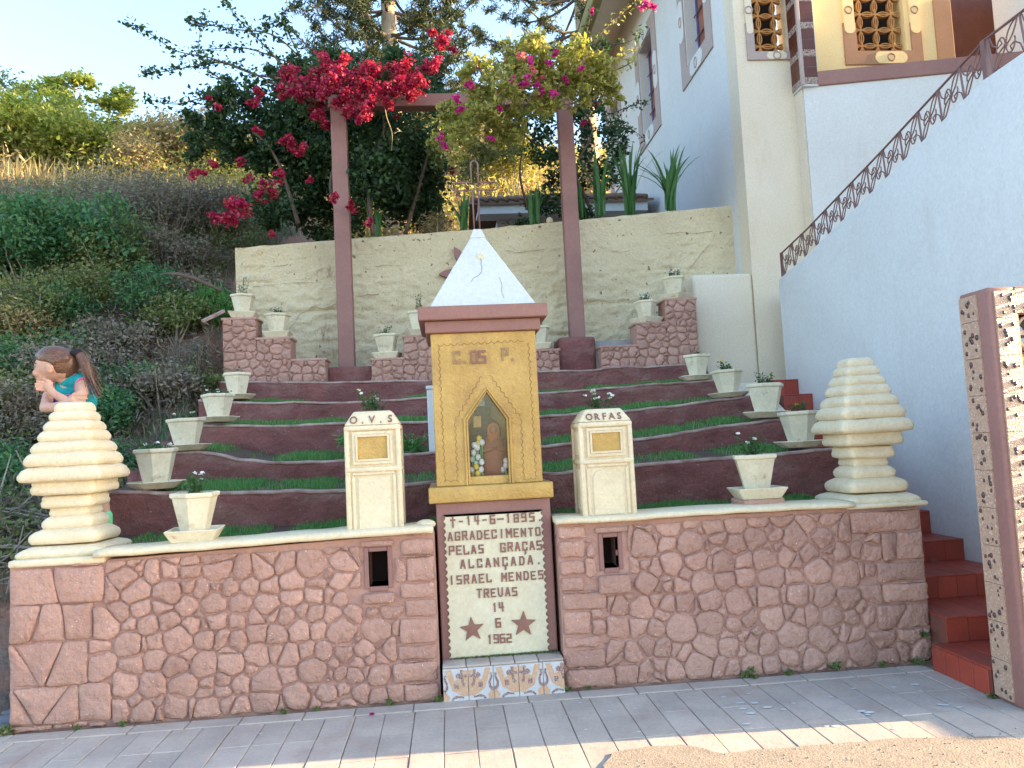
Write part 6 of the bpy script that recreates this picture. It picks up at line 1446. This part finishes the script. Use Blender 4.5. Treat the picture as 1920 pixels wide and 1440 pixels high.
# ================================================================== girl leaning on the left finial
GO = at(165, 862, 5.40); GO.z = .985
gr_ = thing('person', 'girl in a teal sleeveless top, ponytail, leaning on the left finial, chin on hand', 'person', (GO.x, GO.y, .985))
class Blob:
    """capsules and ellipsoids that are fused into one skin with a voxel remesh"""
    def __init__(s): s.m = MB()
    def cap(s, pts, rs, n=14, sx=1.0):
        pts = [Vector(p) for p in pts]
        s.m.tube(pts, rs, n)
        for p, r in zip(pts, rs): s.m.ball(p, r*.995, n, 9)
        return s
    def ell(s, c, r, sc, rot=(0, 0, 0)):
        k = MB().ball((0, 0, 0), r, 20, 14, sc); R_ = Matrix.Rotation(rot[2], 3, 'Z') @ Matrix.Rotation(rot[1], 3, 'Y') @ Matrix.Rotation(rot[0], 3, 'X')
        s.m.add([R_ @ Vector(v)+Vector(c) for v in k.v], k.f); return s
    def done(s, name, mat, parent, vox, sm=4, label=None):
        o = s.m.build(name, mat, parent, fix=True)
        md = o.modifiers.new('r', 'REMESH'); md.mode = 'VOXEL'; md.voxel_size = vox; md.use_smooth_shade = True
        if sm: m2 = o.modifiers.new('s', 'SMOOTH'); m2.factor = .5; m2.iterations = sm
        dg = bpy.context.evaluated_depsgraph_get(); me = bpy.data.meshes.new_from_object(o.evaluated_get(dg)); o.modifiers.clear(); o.data = me; me.name = name
        if len(me.materials) == 0: me.materials.append(mat)
        if label: o['label'] = label
        return o
PX = 5.3/FPX
hc = at(104, 684, 5.30)                                # skull centre; the face looks to picture left
def H(dx, dz, dy=0): return hc+Vector((dx, dy, dz))    # dx: towards the back of the head is +
b = Blob()
b.ell(H(.0, .005), .112, (1.05, .80, 1.0)); b.ell(H(.035, -.005), .10, (1.05, .82, .98))
b.ell(H(-.060, -.060), .062, (1.0, .90, 1.05)); b.ell(H(-.072, -.010), .055, (1.0, 1.0, 1.1))        # lower face, forehead
b.ell(H(-.045, -.085), .042, (1.2, .95, .8)); b.ell(H(-.098, -.098), .020, (1, 1, .9))               # jaw, chin
b.ell(H(-.126, -.042), .011, (1.3, .9, .8), (0, .5, 0)); b.cap([H(-.108, -.008), H(-.118, -.028), H(-.127, -.042)], [.010, .010, .010], 8)   # nose
b.ell(H(-.112, -.066), .011, (1.0, 1.5, .55)); b.ell(H(-.109, -.076), .011, (1, 1.4, .55))           # lips
b.ell(H(-.093, -.052, -.045), .026, (1, .8, 1)); b.ell(H(-.108, .008), .018, (.7, 2.4, .7))          # cheek, brow
b.ell(H(.004, -.034, -.090), .025, (.72, .45, 1.3), (0, -.2, 0)); b.ell(H(.013, -.030, -.098), .013, (.6, .4, 1.3))   # ear
nb_ = at(128, 712, 5.33); b.cap([H(.015, -.06), nb_], [.048, .046])
sr, sl_ = at(154, 716, 5.30), at(106, 724, 5.42)
chst = at(138, 752, 5.38); pel = at(160, 850, 5.45)
b.cap([nb_, chst], [.050, .095]); b.cap([sr, nb_, sl_], [.045, .045, .045]); b.ell(chst, .115, (1.1, .8, 1.2)); b.cap([chst, at(148, 800, 5.43), pel], [.10, .092, .10])
# right-hand arm in the picture: upper arm down, forearm back up to the chin
e1_ = at(146, 762, 5.12); w1_ = at(101, 738, 5.13); h1_ = at(89, 724, 5.16)
b.cap([sr, at(153, 738, 5.20), e1_], [.044, .038, .031]); b.cap([e1_, at(124, 752, 5.12), w1_], [.031, .029, .022]); b.cap([w1_, h1_], [.022, .028])
b.ell(h1_+Vector((.0, -.004, .004)), .036, (1.0, .55, 1.1))
for k, (dx, dz) in enumerate(((-.030, .030), (-.040, .012), (-.040, -.008), (-.034, -.026))):           # four curled fingers
    a = h1_+Vector((-.016, -.016, .022-.0165*k)); m_ = a+Vector((dx, -.012, .008)); t_ = m_+Vector((-.004, .022, -.012+(.004 if k == 0 else 0)))
    b.cap([a, m_, t_], [.0088, .0080, .0066], 10)
b.cap([h1_+Vector((.014, -.008, .012)), h1_+Vector((.004, -.020, .034)), h1_+Vector((-.016, -.012, .044))], [.010, .009, .0075], 10)   # thumb under the lip
# other arm: elbow at the far left, forearm lying across the finial, hand on the other arm
e2_ = at(84, 764, 5.10); w2_ = at(122, 757, 4.99); h2_ = at(137, 750, 4.97)
b.cap([sl_, at(92, 742, 5.28), e2_], [.042, .037, .030]); b.cap([e2_, at(102, 764, 5.02), w2_], [.031, .029, .021]); b.cap([w2_, h2_], [.021, .024])
b.ell(h2_, .033, (1.15, .48, .98))
for k, (L, dz) in enumerate(((.062, .010), (.068, .002), (.064, -.008), (.050, -.018))):
    a = h2_+Vector((.014, -.006, .024-.0165*k)); m_ = a+Vector((L*.55, -.004, dz*.5)); t_ = a+Vector((L, .004, dz-.004)); b.cap([a, m_, t_], [.0082, .0075, .0062], 10)
b.cap([h2_+Vector((-.006, -.006, .018)), h2_+Vector((.012, -.012, .036)), h2_+Vector((.034, -.008, .040))], [.010, .009, .0075], 10)
# legs
hipL, hipR = pel+Vector((.05, 0, -.04)), pel+Vector((-.05, .03, -.04))
kL, aL = at(185, 915, 5.42), Vector((at(200, 968, 5.42).x, 5.42, 1.06)); kR, aR = Vector((hipR.x-.02, 5.38, 1.27)), Vector((hipR.x-.01, 5.46, 1.06))
b.cap([hipL, kL], [.070, .046]); b.cap([kL, kL.lerp(aL, .35), aL], [.044, .046, .028]); b.cap([hipR, kR], [.070, .046]); b.cap([kR, kR.lerp(aR, .35), aR], [.044, .046, .028])
b.done('body', M['skin'], gr_, .0036, 2)
# eye, brow
MB().ball(H(-.098, -.014, -.046), .0070, 10, 8).build('eye', M['offwhite'], gr_, smooth=True); MB().ball(H(-.1005, -.015, -.0505), .0042, 8, 6).build('iris', M['robedark'], gr_, smooth=True)
MB().tube([H(-.112, .006, -.028), H(-.104, .010, -.050), H(-.090, .006, -.064)], [.002, .003, .002], 5).build('eyebrow', M['hairtie'], gr_)
MB().tube([H(-.113, -.009, -.030), H(-.106, -.006, -.046), H(-.096, -.010, -.055)], .0016, 5).build('eyelashes', M['robedark'], gr_)
M['lip'] = surf('lips', (.55, .22, .18), (.5, .2, .16), 9, .5, None)
MB().ball(H(-.121, -.071, -.004), .009, 10, 6, (.5, 1.6, .7)).build('lips', M['lip'], gr_, smooth=True)
# hair
def hairmat():
    m, t, p = newmat('brown hair'); tc = t.nodes.new('ShaderNodeNewGeometry').outputs['Position']
    mp = t.nodes.new('ShaderNodeMapping'); mp.inputs['Scale'].default_value = (60, 160, 200); mp.inputs['Rotation'].default_value = (0, .35, 0); t.links.new(tc, mp.inputs[0])
    n1 = noise_tex(t, mp.outputs[0], 1.0, 4, .6); c = ramp(t, n1, [(.3, (.06, .028, .016)), (.55, (.15, .07, .04)), (.75, (.28, .15, .09))]); t.links.new(c, p.inputs['Base Color']); p.inputs['Roughness'].default_value = .38
    bump(t, p, n1, .4, .002); return m
M['hair'] = hairmat()
b = Blob()
b.ell(H(.004, .040), .113, (1.05, .86, .74), (0, .16, 0)); b.ell(H(.040, .006), .104, (1.04, .86, .98)); b.ell(H(-.076, .056), .048, (.95, 1.25, .72)); b.ell(H(.07, -.035), .062, (.9, .95, 1.0))
b.cap([H(-.03, .028, -.070), H(.03, .012, -.084), H(.09, .03, -.06)], [.018, .022, .03], 10)
b.done('hair', M['hair'], gr_, .005, 3)
tie = H(.140, .068, -.02); b = Blob(); b.ell(tie, .033, (1.15, 1.2, .9)); b.cap([H(.115, .05), tie], [.035, .018]); o = b.done('hair_tie', M['hairtie'], gr_, .005, 1)
pt = [tie, at(151, 668, 5.27), at(161, 684, 5.26), at(168, 703, 5.26), at(175, 720, 5.26), at(183, 736, 5.26)]
b = Blob(); b.cap(pt, [.016, .030, .032, .026, .018, .008], 14); b.done('ponytail', M['hair'], gr_, .005, 2)
m = MB()
for k in range(70):
    o1 = Vector((random.gauss(0, .012), random.gauss(0, .016), random.gauss(0, .012))); sp = random.uniform(.3, 1.1)
    m.tube([pt[0]+o1*.4]+[p+o1*sp*(.6+.4*i) for i, p in enumerate(pt[1:], 1)], [.0022]*len(pt), 3)
tag(m.build('loose_strands', M['hair'], gr_), kind='stuff')
# clothes
b = Blob()
b.cap([sr+Vector((-.012, .0, .004)), nb_+Vector((.004, .0, -.022)), sl_+Vector((.01, 0, .002))], [.050, .052, .050]); b.ell(chst, .128, (1.12, .86, 1.22)); b.ell(sr.lerp(chst, .45), .070, (1, .9, 1))
b.cap([chst, at(150, 800, 5.43), pel+Vector((0, 0, .0))], [.112, .106, .118]); b.done('top', M['teal'], gr_, .006, 3)
MB().tube([at(*p) for p in ((140, 738, 5.225), (140.5, 724, 5.235), (145, 715, 5.235), (151, 710.5, 5.245), (158, 709.5, 5.255), (165, 713, 5.262))], .0045, 6).build('armhole_piping', M['pink'], gr_, smooth=True)
MB().ball(at(113, 751, 5.24), .040, 12, 8, (1, .6, 1)).build('purple_print', M['purple'], gr_, smooth=True)
MB().ball(at(128, 742, 5.262), .020, 10, 8, (1.3, .4, .45)).build('pink_print', M['pink'], gr_, smooth=True)
b = Blob(); b.ell(pel, .125, (1.15, .95, .75)); b.cap([hipL, hipL.lerp(kL, .55)], [.088, .072]); b.cap([hipR, hipR.lerp(kR, .55)], [.088, .072]); b.done('shorts', M['purple'], gr_, .007, 2)
for an in (aL, aR):
    b = Blob(); b.cap([an+Vector((0, 0, .055)), an+Vector((0, 0, -.01))], [.036, .036]); b.cap([an+Vector((0, .02, -.035)), an+Vector((.02, -.09, -.045))], [.035, .030]); s = b.done('sock', M['sock'], gr_, .006, 1)
    b = Blob(); b.cap([an+Vector((0, .03, -.05)), an+Vector((.022, -.10, -.055))], [.034, .030]); b.done('shoe', M['shoe'], gr_, .006, 1)
